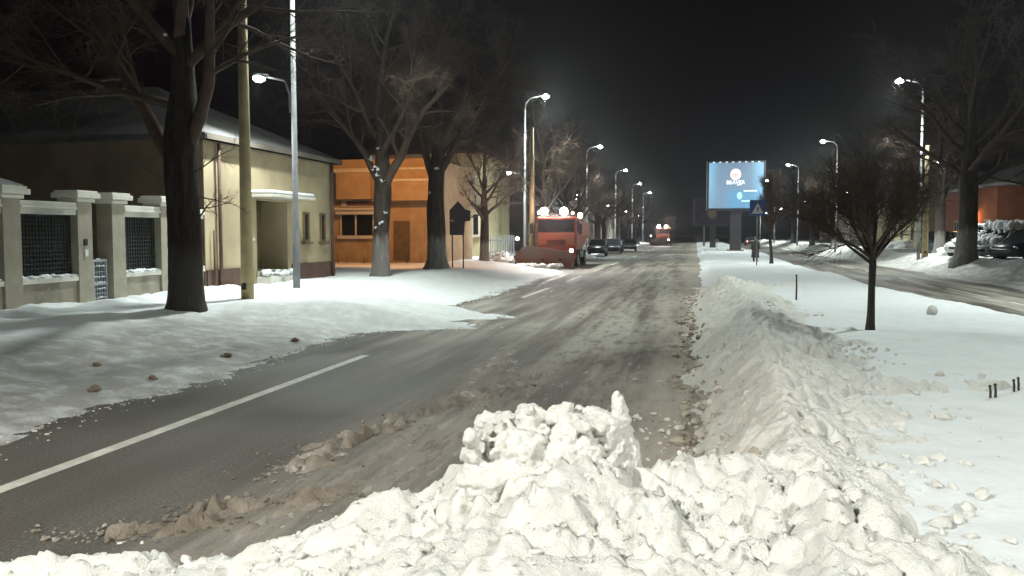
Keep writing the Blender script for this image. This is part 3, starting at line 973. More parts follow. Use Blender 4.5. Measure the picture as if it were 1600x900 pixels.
# street tree prototypes for the rows farther off
def far_spec():
    return [dict(seg=6, jit=0.10, up=0.03, tap=0.75, sides=6),
            dict(seg=5, jit=0.13, up=0.03, tap=0.85, sides=4, num=8, t0=0.2, ang=(0.5, 1.1), len=(0.4, 0.62), rad=0.55, min=0.025),
            dict(seg=3, jit=0.16, up=0.02, tap=0.85, sides=3, num=7, t0=0.2, ang=(0.4, 1.1), len=(0.4, 0.65), rad=0.5, min=0.014),
            dict(seg=2, jit=0.18, up=0.02, tap=0.8, sides=3, num=7, t0=0.15, ang=(0.4, 1.1), len=(0.45, 0.75), rad=0.55, min=0.010)]


def far_tree(loc, seed, label, group):
    rnd = random.Random(seed)
    limbs = []
    for k in range(9):
        a = k * 2.4 + rnd.uniform(-0.3, 0.3); h_ = 3.2 + 3.3 * k / 9
        limbs.append(((0, 0, h_), (math.cos(a) * 0.75, math.sin(a) * 0.75, 0.75), rnd.uniform(3.6, 5.0), 0.15 - 0.008 * k))
    limbs.append(((0, 0, 6.8), (0, 0, 1), 4, 0.13))
    return make_tree('bare_tree', loc, [(0, 0, -0.3), (0.05, 0, 1.5), (0, 0, 3.5), (0.05, 0, 5), (0, 0, 6.9)], [0.34, 0.32, 0.30, 0.22, 0.14], limbs, seed, 'bark_washed', label, 'tree', group, spec=far_spec())


LG = 'bare trees along the left pavement'
tA = far_tree((-10.6, 60.5, gz(-11, 60)), 61, 'bare tree with lamplit twigs right under the second left street lamp, behind the snow plough', LG)
tB = far_tree((13.12, 46.0, gz(13.12, 46)), 62, 'thick dark bare tree in front of the snowy parked cars on the right', 'bare trees on the right side')
tB.scale = (1.38, 1.38, 1.12)
rnd = random.Random(9)
left_rows = [(-10.8, 72, 'bare tree just past the snow plough on the left pavement'), (-11.2, 84, 'bare tree beside the first of the far left parked cars'), (-10.8, 97, 'bare tree on the left pavement before the dark shopfront row'),
             (-11.4, 110, 'bare tree on the left between the shopfronts and the second plough'), (-11.0, 126, 'distant bare tree on the left nearly beside the second plough'), (-11.2, 146, 'far bare tree on the left behind the second plough'), (-11, 170, 'farthest bare tree of the left row'),
             (-15.5, 66, 'bare tree in the yard behind the snow plough, near the yellow house'), (-12.5, 50.5, 'bare tree left of the snow plough in front of the yellow house')]
for i, (x, y, lab) in enumerate(left_rows):
    o = copy_tree(tA if i % 2 else tB)
    s = rnd.uniform(0.8, 1.05)
    o.scale = (s, s, s * rnd.uniform(0.85, 1.0)); o.rotation_euler.z = rnd.uniform(0, 6.28)
    o.location = (x, y, gz(x, y)); tag(o, lab, 'tree', LG)
right_rows = [(15.4, 59.5, 1.0, 'dark bare tree behind the red house front, beside the dark parked car'), (13.8, 72, 0.9, 'bare tree behind the second right street lamp'), (13.6, 90, 0.95, 'bare tree near the third right street lamp'), (13.8, 108, 0.95, 'far bare tree at the right where the road narrows'),
              (14.2, 132, 1, 'farthest bare tree of the right row'), (20.5, 52, 1.0, 'bare tree over the dark car at the right edge of the picture')]
for i, (x, y, s, lab) in enumerate(right_rows):
    o = copy_tree(tA if i % 2 == 0 else tB)
    o.scale = (s, s, s * 0.92); o.rotation_euler.z = rnd.uniform(0, 6.28)
    o.location = (x, y, gz(x, y)); tag(o, lab, 'tree', 'bare trees on the right side')

# round-headed young tree on the median
p = G(1360, 514, 0.3); p.z = gz(p.x, p.y) - 0.03
sp = [dict(seg=5, jit=0.08, up=0.06, tap=0.7, sides=6),
      dict(seg=4, jit=0.12, up=0.10, tap=0.8, sides=4, num=12, t0=0.32, ang=(0.3, 0.75), len=(0.45, 0.75), rad=0.55, min=0.010),
      dict(seg=3, jit=0.14, up=0.04, tap=0.8, sides=3, num=12, t0=0.1, ang=(0.35, 0.9), len=(0.4, 0.75), rad=0.55, min=0.006),
      dict(seg=2, jit=0.15, up=0.03, tap=0.8, sides=3, num=6, t0=0.1, ang=(0.35, 0.9), len=(0.45, 0.85), rad=0.6, min=0.0035)]
lm = []
rnd = random.Random(4)
for k in range(11):
    a = k * 2.399
    el = (1.0, 2.2, 1.45, 3.2)[k % 4]
    lm.append(((0, 0, 1.22 + 0.012 * k), (math.cos(a), math.sin(a), el * 0.72), rnd.uniform(1.3, 1.65), 0.036))
make_tree('young_tree', p, [(0.02, 0, -0.15), (0.0, 0, 0.3), (0.0, 0, 0.8), (-0.01, 0, 1.2), (-0.01, 0, 1.34)], [0.068, 0.064, 0.062, 0.068, 0.06], lm, 5, 'bark_dark',
          'small round headed bare tree alone on the smooth median snow at right', 'tree', spec=sp)
yt = [q for q in bpy.data.objects if q.name == 'young_tree'][0]; yt.rotation_euler.z = PI; yt.scale = (0.9, 0.9, 1.0)
# slim dark tree near the billboard
p = G(1203, 412, 0.18); p.z = gz(p.x, p.y) - 0.03
lm = []
for k in range(16):
    a = k * 2.399
    lm.append(((0, 0, 1.7 + 0.17 * k), (math.cos(a) * 0.42, math.sin(a) * 0.42, 0.9), rnd.uniform(0.9, 1.4), 0.03))
make_tree('young_tree', p, [(0.1, 0, -0.15), (0.06, 0, 0.8), (-0.05, 0, 1.8), (0, 0, 3.0), (0, 0, 4.4)], [0.10, 0.09, 0.08, 0.06, 0.03], lm, 8, 'bark_dark',
          'slim dark young tree with a narrow crown on the median beside the pedestrian', 'tree', spec=sp)
# small dark tree near the second plough
o = copy_tree([q for q in bpy.data.objects if q.name == 'young_tree.001'][0])
q = P(1047, 377, 150); o.location = (q.x, q.y, 0); o.scale = (1.4, 1.4, 0.9)
tag(o, 'small dark tree beside the distant second snow plough', 'tree')

# ------------------------------------------------------------------ street lamps
def spot(name, parent, loc, aim, power, col, size=150, blend=0.6, rad=0.12):
    l = bpy.data.lights.new(name, 'SPOT')
    l.energy = power; l.color = col; l.spot_size = R(size); l.spot_blend = blend; l.shadow_soft_size = rad
    o = bpy.data.objects.new(name, l)
    COL.objects.link(o)
    o.parent = parent
    o.location = loc
    o.rotation_euler = Vector(aim).to_track_quat('-Z', 'Y').to_euler()
    return o


LED = (0.90, 1.0, 0.95)
PW = 2500.0


def make_lamp():
    """pole at the origin, main arm reaches towards +X"""
    root = thing('street_lamp', (0, 0, 0), 0)
    MB().tube([(0, 0, -0.6), (0, 0, 1.2), (0, 0, 1.25), (0, 0, 9.9)], [0.10, 0.10, 0.085, 0.055], 12).build('pole', 'steel', root, smooth=True)
    MB().tube([(0, 0, 9.8), (0.05, 0, 10.2), (0.35, 0, 10.5), (0.95, 0, 10.62)], [0.045, 0.042, 0.036, 0.032], 8).build('arm', 'steel', root, smooth=True)
    MB().tube([(-0.09, 0, 4.85), (-0.11, 0, 5.35), (-0.25, 0, 5.72), (-0.8, 0, 5.85)], [0.05, 0.04, 0.03, 0.027], 8).build('arm', 'steel', root, smooth=True)
    MB().box(-0.13, -0.06, 4.95, -0.055, 0.06, 5.15).box(-0.13, -0.06, 5.25, -0.055, 0.06, 5.4).build('bracket', 'steel', root, bevel=0.01)
    for (x0, x1, z, s, w) in ((0.90, 1.62, 10.62, 1, 0.16), (-0.75, -1.22, 5.85, -1, 0.12)):
        hd = MB()
        rs = []
        for t, hw, hh in ((0, 0.05, 0.04), (0.2, w * 0.8, 0.06), (0.55, w, 0.075), (0.9, w * 0.85, 0.055), (1.0, w * 0.5, 0.035)):
            x = x0 + (x1 - x0) * t
            rs.append([(x, hw * math.cos(a), z + 0.03 + max(0.0, 1.0) * hh * math.sin(a)) for a in [2 * PI * q / 12 for q in range(12)]])
        hd.rings(rs)
        h_ = hd.build('lamp_head', 'steel', root, smooth=True)
        ln = MB().ball((x0 + (x1 - x0) * 0.6, 0, z - 0.03), w * 1.15, 12, 8, (1.25, 1, 0.8))
        ln.build('lens', 'led_lens', h_, smooth=True)
    return root


lamp0 = make_lamp()
LAMPS = []
lab_l = ['tall steel street lamp before the cream building, lower arm lit over the pavement', 'double arm street lamp above the snow plough', 'third street lamp along the left side, past the snow plough', 'fourth street lamp along the left side', 'small far street lamp on the left above the second plough', 'farthest street lamp on the left']
for i, y in enumerate((22.0, 54.0, 86.0, 118.0, 150, 182)):
    LAMPS.append((-10.7 if i else -10.85, y, 0.0, lab_l[i], 'street lamps on the left side', True))
lab_r = ['nearest lit street lamp on the right, above the big tree and parked cars', 'second lit street lamp on the right', 'third lit street lamp on the right beside the billboard', 'small far street lamp on the right', 'farthest street lamp on the right']
for i, y in enumerate((55.0, 86.0, 117.0, 150, 182)):
    LAMPS.append((13.1, y, PI, lab_r[i], 'street lamps on the right side', True))
LAMPS.append((-10.7, -6.0, 0.0, 'street lamp behind the photographer on the left', 'street lamps on the left side', False))
LAMPS.append((13.1, 24.0, PI, 'street lamp outside the right edge of the picture', 'street lamps on the right side', False))
LAMPS.append((13.1, -7.0, PI, 'street lamp behind the photographer on the right', 'street lamps on the right side', False))
for i, (x, y, rz, lab, grp, seen) in enumerate(LAMPS):
    o = lamp0 if i == 0 else copy_tree(lamp0)
    o.location = (x, y, gz(x, y)); o.rotation_euler.z = rz
    tag(o, lab, 'street lamp', grp)
    k = 1.0
    if y < 0 and x < 0: k = 3.4
    if y < 0 and x > 0: k = 2.2
    if x > 0 and 0 < y < 40: k = 0.45
    if y == 22.0: k = 1.7
    if x > 0 and y > 40: k = 0.6
    spot('lamp_light', o, (1.3, 0, 10.45), (0.45, 0, -1), PW * k, LED if y > 0 else (1.0, 0.97, 0.90), 128 if y > 0 else 118, 0.45, 0.32)
    if 0 < y < 60 and seen:
        pl = bpy.data.lights.new('lamp_spill', 'POINT'); pl.energy = (240 if i == 0 else 420) if x < 0 else 160; pl.color = LED; pl.shadow_soft_size = 0.18
        po = bpy.data.objects.new('lamp_spill', pl); COL.objects.link(po); po.parent = o; po.location = (1.33, 0, 10.32)
    if y > 0:
        spot('path_light', o, (-1.05, 0, 5.72), (-0.1, 0, -1), 780 * k, (0.93, 0.99, 1.0), 112, 0.7, 0.08)

# sodium lamp in the yard of the orange house
p = P(600, 187, 38.5)
sl = thing('yard_lamp', (p.x, p.y, 0.45), 0, 'slim post with an orange sodium lamp in the yard behind the limewashed tree', 'lamp')
MB().tube([(0, 0, -0.3), (0, 0, p.z - 0.5)], [0.05, 0.035], 8).build('pole', 'dark_metal', sl, smooth=True)
MB().box(-0.12, -0.1, p.z - 0.5, 0.12, 0.1, p.z - 0.36).build('lamp_head', 'dark_metal', sl, bevel=0.02)
MB().ball((0, -0.02, p.z - 0.56), 0.10).build('lens', 'sodium_lens', sl, smooth=True)
spot('sodium_light', sl, (0, 0.25, p.z - 0.75), (-0.3, 0.8, -1.0), 900, (1.0, 0.45, 0.14), 125, 0.5, 0.1)

# concrete utility poles
def cpole(loc, top, r0, r1, label):
    o = thing('utility_pole', loc, 0, label, 'utility pole', 'ochre concrete utility poles')
    MB().tube([(0, 0, -0.4), (0, 0, top * 0.5), (0, 0, top)], [r0, (r0 + r1) / 2, r1], 12).build('shaft', 'concrete_ochre', o, smooth=True)
    MB().box(-0.06, -r0 - 0.012, 0.22, 0.05, -r0 + 0.05, 0.36).build('hatch', 'dark_metal', o)
    MB().tube([(-0.55, 0, top - 0.3), (0.55, 0, top - 0.3)], 0.03, 6).tube([(-0.5, 0, top - 0.3), (-0.5, 0, top - 0.1)], 0.03, 6).tube([(0.5, 0, top - 0.3), (0.5, 0, top - 0.1)], 0.03, 6).build('crossarm', 'dark_metal', o)
    return o
p = G(387, 466, 0.48)
cpole((p.x, p.y, gz(p.x, p.y)), 9.0, 0.155, 0.09, 'ochre concrete pole on the left pavement beside the forked tree')
p = P(831, 400, 52.5); cpole((p.x, p.y, 0.3), 8.2, 0.19, 0.11, 'ochre concrete pole right beside the snow plough cab')
p = P(1445, 392, 50); cpole((p.x, p.y, gz(p.x, p.y)), 6.5, 0.19, 0.12, 'ochre concrete pole on the right beside the dark parked car')

# ------------------------------------------------------------------ stone fence with gate
fx = -12.85
def pillar(y, label, plates=False):
    o = thing('fence_pillar', (fx, y, 0.4), 0, label, 'pillar', 'stone pillars of the street fence')
    box('shaft', 'stone_fence', o, -0.2, -0.22, -0.3, 0.2, 0.22, 2.28, bevel=0.01)
    MB().box(-0.25, -0.27, 2.28, 0.25, 0.27, 2.36).box(-0.33, -0.35, 2.36, 0.33, 0.35, 2.47).box(-0.29, -0.31, 2.47, 0.29, 0.31, 2.52).build('capital', 'stone_cap', o, bevel=0.012)
    if plates:
        box('intercom', 'dark_metal', o, 0.2, -0.06, 1.36, 0.225, 0.04, 1.5)
        box('name_plate', 'sign_white', o, 0.2, -0.05, 1.13, 0.222, 0.05, 1.28)
    return o
def fy(px):
    k = (px - 800) / F
    c, s = math.cos(TH), math.sin(TH)
    return -fx * (c + k * s) / (s - k * c)
yA, yB, yC, yD = fy(7), fy(122), fy(175), fy(250)
pillar(yA, 'stone fence pillar at the left edge of the picture')
pillar(yB, 'stone fence pillar left of the gate, with a white name plate', True)
pillar(yC, 'stone fence pillar right of the gate')
pillar(yD, 'stone fence pillar hidden partly by the forked tree')
yE = yA - 3.6
def bay(y0, y1, label):
    o = thing('fence_wall', (fx, (y0 + y1) / 2, 0.4), 0, label, 'fence', 'stone fence bays')
    h = (y1 - y0) / 2 - 0.222
    box('low_wall', 'stone_fence', o, -0.14, -h, -0.3, 0.14, h, 0.62, bevel=0.01)
    box('sill', 'stone_cap', o, -0.19, -h, 0.62, 0.19, h, 0.72, bevel=0.01)
    ls = MB()
    for k in range(14):
        ls.clod((0.07, -h + 2 * h * (k + 0.5) / 14, 0.735), 0.14, random.Random(k), 1, 0.4)
    ls.build('ledge_snow', 'snow_cap', o, smooth=True)
    MB().box(-0.17, -h, 2.0, 0.17, h, 2.11).box(-0.21, -h, 2.11, 0.21, h, 2.17).box(-0.19, -h, 2.17, 0.19, h, 2.26).build('beam', 'stone_cap', o, bevel=0.008)
    g = MB()
    k = int(2 * h / 0.085)
    for i in range(k + 1):
        y = -h + 2 * h * i / k
        g.box(-0.012, y - 0.008, 0.72, 0.012, y + 0.008, 2.0)
    for i in range(15):
        z = 0.74 + 1.24 * i / 14
        g.box(0.013, -h, z - 0.008, 0.03, h, z + 0.008)
    g.build('lattice', 'lattice', o)
    box('screen', 'lattice', o, -0.05, -h, 0.72, -0.03, h, 2.0)
    return o
bay(yE, yA, 'stone fence bay running out of the left edge of the picture')
bay(yA, yB, 'stone fence bay with dark lattice left of the gate')
bay(yC, yD, 'stone fence bay with snowy lattice right of the gate')
bay(yD, 20.6, 'stone fence bay behind the forked tree beside the building')
# gate leaf standing ajar
gt = thing('garden_gate', (fx + 0.05, yC - 0.26, 0.45), R(8), 'pale metal garden gate with snowy rungs between the fence pillars', 'gate')
gw = (yC - yB) - 0.5
g = MB()
g.box(-0.02, -0.05, 0, 0.02, 0, 1.0).box(-0.02, -gw, 0, 0.02, -gw + 0.05, 1.0)
for z in (0.0, 0.44, 0.95):
    g.box(-0.018, -gw + 0.05, z, 0.018, -0.05, z + 0.05)
g.build('gate_frame', 'gate_metal', gt)
b_ = MB()
for i in range(5):
    y = -gw + 0.05 + (gw - 0.1) * (i + 0.5) / 5
    b_.box(-0.008, y - 0.008, 0.05, 0.008, y + 0.008, 0.44).box(-0.008, y - 0.008, 0.49, 0.008, y + 0.008, 0.95)
for z in (0.15, 0.25, 0.35, 0.6, 0.72, 0.84):
    b_.box(0.009, -gw + 0.05, z, 0.02, -0.05, z + 0.015)
b_.build('bars', 'gate_metal', gt)
s = MB(); rnd = random.Random(2)
for z in (0.17, 0.36, 0.50, 0.62, 0.86, 1.01):
    for i in range(5):
        s.clod((0.01, -gw + 0.08 + (gw - 0.16) * rnd.random(), z), 0.04, rnd, 1, 0.5)
tag(s.build('lodged_snow', 'snow_cap', gt, smooth=True), kind='stuff')
box('panel', 'dark_metal', gt, -0.03, -gw, 0.0, -0.02, 0, 1.0)

# ------------------------------------------------------------------ houses
def window(parent, ax, at, u0, u1, z0, z1, mull=1, frame='trim_white', sgn=1, pane='glass_dark', trans=0):
    """window proud of a wall: ax 'x' = wall normal along +-x (u runs along y), 'y' = normal along y"""
    def bx_(mb, ua, ub, za, zb, d0, d1):
        d0, d1 = sorted((at + sgn * d0, at + sgn * d1))
        if ax == 'x':
            mb.box(d0, ua, za, d1, ub, zb)
        else:
            mb.box(ua, d0, za, ub, d1, zb)
    f = MB(); t = 0.07
    bx_(f, u0, u1, z0, z0 + t, 0.002, 0.06); bx_(f, u0, u1, z1 - t, z1, 0.002, 0.06)
    bx_(f, u0, u0 + t, z0 + t, z1 - t, 0.002, 0.06); bx_(f, u1 - t, u1, z0 + t, z1 - t, 0.002, 0.06)
    for k in range(mull):
        u = u0 + (u1 - u0) * (k + 1) / (mull + 1)
        bx_(f, u - 0.03, u + 0.03, z0 + t, z1 - t, 0.002, 0.05)
    for k in range(trans):
        z = z0 + (z1 - z0) * (k + 1) / (trans + 1)
        bx_(f, u0 + t, u1 - t, z - 0.025, z + 0.025, 0.002, 0.045)
    w = f.build('window', frame, parent)
    g = MB(); bx_(g, u0 + t - 0.01, u1 - t + 0.01, z0 + t - 0.01, z1 - t + 0.01, 0.001, 0.015)
    g.build('pane', pane, w)
    s = MB(); bx_(s, u0 - 0.1, u1 + 0.1, z0 - 0.09, z0 - 0.002, 0.002, 0.14)
    s.build('sill', frame, w)
    return w


def hip_roof(parent, x0, y0, x1, y1, z, h, over=0.35, mat='roof_snow', under='roof_tile'):
    x0 -= over; y0 -= over; x1 += over; y1 += over
    w = min(x1 - x0, y1 - y0) / 2
    if x1 - x0 > y1 - y0:
        r0, r1 = (x0 + w, (y0 + y1) / 2, z + h), (x1 - w, (y0 + y1) / 2, z + h)
    else:
        r0, r1 = ((x0 + x1) / 2, y0 + w, z + h), ((x0 + x1) / 2, y1 - w, z + h)
    mb = MB()
    mb.v = [(x0, y0, z), (x1, y0, z), (x1, y1, z), (x0, y1, z), r0, r1, (x0, y0, z - 0.16), (x1, y0, z - 0.16), (x1, y1, z - 0.16), (x0, y1, z - 0.16)]
    if x1 - x0 > y1 - y0:
        mb.f = [(0, 1, 5, 4), (1, 2, 5), (2, 3, 4, 5), (3, 0, 4)]
    else:
        mb.f = [(0, 1, 4), (1, 2, 5, 4), (2, 3, 5), (3, 0, 4, 5)]
    mb.f += [(6, 7, 1, 0), (7, 8, 2, 1), (8, 9, 3, 2), (9, 6, 0, 3), (9, 8, 7, 6)]
    return mb.build('roof', mat, parent)


# cream corner building
fxb, y0b, y1b = -13.0, 20.95, 29.4
B = thing('cream_building', (0, 0, 0), 0, 'single storey cream building with a canopy over its street door, behind the steel lamp', 'building')
zt = 4.55
# street wall with a real door recess (2.2 m wide) at y 24.1..25.9
d0, d1, dz = fy(408) * 1.0, fy(455) * 1.0, 3.05
d0, d1 = 23.75, 25.75
MB().box(fxb - 0.4, y0b, 0.2, fxb, d0, zt).box(fxb - 0.4, d1, 0.2, fxb, y1b, zt).box(fxb - 0.4, d0, dz, fxb, d1, zt).build('street_wall', 'render_cream', B)
box('side_wall', 'render_brown', B, fxb - 14, y0b - 0.012, 0.2, fxb - 0.005, y0b + 0.3, zt)
MB().box(fxb - 14, y1b - 0.3, 0.2, fxb - 0.402, y1b, zt).box(fxb - 14, y0b + 0.3, 0.2, fxb - 13.7, y1b - 0.3, zt).build('rear_wall', 'render_brown', B)
box('plinth', 'plinth_brown', B, fxb, y0b + 0.01, 0.2, fxb + 0.05, d0 - 0.3, 1.02); box('plinth', 'plinth_brown', B, fxb, d1 + 0.25, 0.2, fxb + 0.05, y1b - 0.01, 1.02)
dr = MB().box(fxb - 1.0, d0 - 0.1, 0.4, fxb - 0.92, d1 + 0.1, dz).build('door', 'wood_door', B)
MB().box(fxb - 0.915, d0 + 0.25, 0.95, fxb - 0.89, d0 + 0.95, 2.75).box(fxb - 0.915, d1 - 0.95, 0.95, fxb - 0.89, d1 - 0.25, 2.75).build('leaf', 'wood_door', dr, bevel=0.01)
MB().box(fxb - 0.889, d1 - 0.85, 1.7, fxb - 0.88, d1 - 0.4, 2.6).build('pane', 'glass_dark', dr)
box('jamb', 'render_cream', B, fxb - 0.92, d0 - 0.1, 0.2, fxb - 0.4, d0 - 0.002, dz); box('jamb', 'render_cream', B, fxb - 0.92, d1 + 0.002, 0.2, fxb - 0.4, d1 + 0.1, dz)
MB().box(fxb - 0.92, d0, 0.2, fxb + 0.02, d1, 0.86).box(fxb + 0.02, d0 - 0.1, 0.2, fxb + 0.5, d1 - 0.2, 0.70).build('steps', 'stone_cap', B)
s = MB(); rnd = random.Random(8)
for k in range(16):
    s.clod((fxb + rnd.uniform(0.05, 0.5), d0 + rnd.uniform(0, 1.5), 0.74 + rnd.uniform(0, 0.12)), rnd.uniform(0.12, 0.22), rnd, 1, 0.7)
s.build('step_snow', 'snow_cap', B, smooth=True)
cn = MB().box(fxb + 0.003, d0 - 0.55, dz + 0.05, fxb + 0.85, d1 + 0.35, dz + 0.14).build('canopy', 'trim_white', B, bevel=0.01)
MB().box(fxb + 0.01, d0 - 0.53, dz + 0.14, fxb + 0.83, d1 + 0.33, dz + 0.26).build('canopy_snow', 'snow_cap', cn, bevel=0.05)
MB().box(fxb - 0.1, y0b - 0.25, zt, fxb + 0.28, y1b + 0.25, zt + 0.14).build('cornice', 'render_dark', B)
hip_roof(B, fxb - 14, y0b, fxb - 0.05, y1b, zt + 0.16, 2.1, 0.3, 'roof_thin_snow')
for (px, r_, zz, nm) in ((345, 0.05, 4.5, 'downpipe'), (335, 0.03, 2.1, 'vent_pipe')):
    k = (px - 800) / F; c_, s_ = math.cos(TH), math.sin(TH)
    yy = -(fxb + 0.1) * (c_ - k * -s_) / (s_ + k * c_) * -1
    yy = (fxb + 0.1) * (c_ + k * s_) / (k * c_ - s_)
    MB().tube([(fxb + 0.11, yy, 0.3), (fxb + 0.11, yy, zz)], r_, 8).build(nm, 'plinth_brown', B, smooth=True)
for (u0, u1) in ((26.85, 27.3), (28.2, 28.6)):
    window(B, 'x', fxb, u0, u1, 1.75, 2.75, 0, 'wood_door')
window(B, 'x', fxb, 22.9, 23.3, 1.9, 2.7, 0, 'trim_white', pane='sign_white')
MB().tube([(fxb + 0.11, y1b - 0.35, 0.3), (fxb + 0.11, y1b - 0.35, 4.5)], 0.06, 8).build('downpipe', 'plinth_brown', B, smooth=True)

# snow covered low roof poking up beyond the left fence
K = thing('kiosk', (-15.2, 14.3, 0.4), 0, 'low shed with a snowy roof behind the fence at the left edge', 'shed')
box('wall', 'render_dark', K, -0.9, -1.2, 0, 0.9, 1.2, 2.5)
hip_roof(K, -0.9, -1.2, 0.9, 1.2, 2.66, 0.5, 0.25)

# orange lit house set back behind the limewashed tree
H = thing('ochre_house', (0, 0, 0), 0, 'ochre house lit orange by the yard lamp, with boxed upper storey and strip window', 'house')
yo = 43.0
x0, x1 = -21.5, -13.4
box('wall', 'render_ochre', H, x0, yo, 0.2, x1, yo + 8, 5.4)
MB().box(-18.6, yo - 0.55, 3.85, -16.7, yo - 0.004, 5.25).build('bay_box', 'render_ochre', H)
MB().box(-18.68, yo - 0.62, 5.25, -16.62, yo - 0.004, 5.37).build('bay_cornice', 'trim_white', H)
MB().box(-18.7, yo - 0.58, 3.28, -15.9, yo - 0.004, 3.40).box(-18.7, yo - 0.45, 3.05, -15.9, yo - 0.004, 3.28).build('string_course', 'trim_white', H)
fb = MB().box(-18.5, yo - 0.12, 3.46, -16.0, yo - 0.004, 3.82).build('shop_fascia', 'trim_white', H)
MB().box(-18.2, yo - 0.14, 3.52, -16.1, yo - 0.122, 3.76).build('fascia_panel', 'plinth_brown', fb)
w = MB().box(-18.6, yo - 0.03, 1.95, -15.9, yo - 0.004, 3.02).build('window', 'glass_dark', H)
MB().box(-18.6, yo - 0.09, 1.95, -18.52, yo - 0.032, 3.02).box(-17.75, yo - 0.09, 1.95, -17.67, yo - 0.032, 3.02).box(-16.75, yo - 0.09, 1.95, -16.67, yo - 0.032, 3.02).build('mullion', 'trim_white', w)
MB().box(-18.7, yo - 0.22, 1.76, -15.9, yo - 0.004, 1.93).build('sill', 'trim_white', w)
MB().box(-15.75, yo - 0.6, 3.75, -13.5, yo - 0.004, 4.75).build('balcony', 'render_ochre', H)
MB().box(-15.82, yo - 0.66, 4.75, -13.43, yo - 0.004, 4.87).build('balcony_rail', 'trim_white', H)
MB().box(-15.6, yo - 0.05, 0.6, -14.7, yo - 0.004, 2.7).build('door', 'wood_door', H)
MB().box(x0 - 0.1, yo + 0.3, 5.4, x1 - 0.2, yo + 8, 6.0).build('parapet', 'render_ochre', H)
MB().box(x0 - 0.15, yo - 0.08, 5.38, x1 + 0.08, yo + 0.298, 5.5).build('cornice', 'trim_white', H)
lw = MB(); rnd = random.Random(6)
for k in range(40):
    x = -19 + 5.6 * rnd.random()
    lw.tube([(x, yo - 1.0 + rnd.uniform(-.3, .3), 0.4), (x + rnd.uniform(-.2, .2), yo - 1.0, 0.5 + rnd.uniform(0.3, 0.8))], [0.012, 0.004], 3)
tag(lw.build('shrub', 'twig'), 'low bare twiggy shrubs along the foot of the orange lit house', 'shrub')

# yellow house behind the notice board
Yh = thing('yellow_house', (0, 0, 0), 0, 'pale yellow house with a white window, behind the notice board', 'house')
yo = 55.5
box('wall', 'render_yellow', Yh, -22, yo, 0.2, -14.0, yo + 9, 7.4)
MB().box(-22, yo - 0.08, 4.05, -13.9, yo - 0.004, 4.2).build('string_course', 'trim_white', Yh)
MB().box(-15.9, yo - 0.25, 4.21, -14.3, yo - 0.004, 5.9).build('gable_panel', 'trim_white', Yh)
window(Yh, 'y', yo, -15.0, -14.1, 1.9, 3.4, 1, sgn=-1)
window(Yh, 'y', yo, -17.6, -16.6, 1.9, 3.4, 1, sgn=-1)
hip_roof(Yh, -22, yo, -14.0, yo + 9, 7.56, 2.4, 0.3, 'roof_tile')
pf = thing('picket_fence', (-13.4, 56.2, 0.45), 0, 'low grey picket fence beside the yellow house', 'fence')
g = MB()
for k in range(12):
    g.box(-0.3 + 0.16 * k, -0.02, 0, -0.3 + 0.16 * k + 0.07, 0.02, 1.5)
g.build('pickets', 'steel', pf); MB().box(-0.3, 0.022, 0.3, 1.6, 0.05, 0.38).box(-0.3, 0.022, 1.1, 1.6, 0.05, 1.18).build('rail', 'steel', pf)

# far houses, both sides
def far_house(x0, x1, y0, y1, h, wall, label, side, nwin, name='far_house', lit=()):
    o = thing(name, (0, 0, 0), 0, label, 'house')
    box('wall', wall, o, x0, y0, 0.1, x1, y1, h)
    hip_roof(o, x0, y0, x1, y1, h + 0.16, 2.2, 0.3, 'roof_snow')
    at = x1 if side > 0 else x0
    for k in range(nwin):
        u = y0 + (y1 - y0) * (k + 0.5) / nwin
        window(o, 'x', at, u - 0.6, u + 0.6, 1.4, 3.0, 1, sgn=side, pane='lit_door' if k in lit else 'glass_dark')
    u = (x0 + x1) / 2
    for k in (-1, 1):
        window(o, 'y', y0, u + k * 2.2 - 0.6, u + k * 2.2 + 0.6, 1.4, 3.0, 1, sgn=-1)
    return o
far_house(-24, -14.2, 72, 92, 4.6, 'render_dark', 'long dark house with one lit shopfront on the left past the snow plough', 1, 6, lit=(3,))
far_house(-24, -14.5, 96, 118, 5.4, 'render_dark', 'dark house on the left between the shopfront and the second plough', 1, 6, lit=())
far_house(-24, -14.5, 124, 160, 5.0, 'render_dark', 'farthest dark house on the left', 1, 8, lit=(2,))
far_house(19.5, 30, 62, 76, 5.2, 'render_red', 'red house behind the parked cars on the right', -1, 4, lit=())
far_house(19.0, 30, 80, 100, 5.6, 'render_yellow', 'yellowish house farther along the right pavement', -1, 5, lit=())
far_house(19.0, 30, 106, 140, 5.2, 'render_dark', 'farthest dark house on the right', -1, 7, lit=())
far_house(20.5, 34, 44, 58, 5.6, 'render_ochre', 'ochre house at the right edge behind the dark car', -1, 4, lit=())
RL = thing('porch_lamp', (19.35, 66.5, 3.3), 0, 'dim warm porch lamp on the red house', 'lamp')
MB().box(-0.1, -0.06, 0, 0.14, 0.06, 0.18).build('housing', 'dark_metal', RL); MB().ball((-0.12, 0, -0.03), 0.07).build('lens', 'head_light', RL, smooth=True)
spot('porch_light', RL, (-0.5, -0.5, -0.1), (0.5, -0.6, -0.5), 60, (1.0, 0.45, 0.15), 160, 0.5, 0.08)

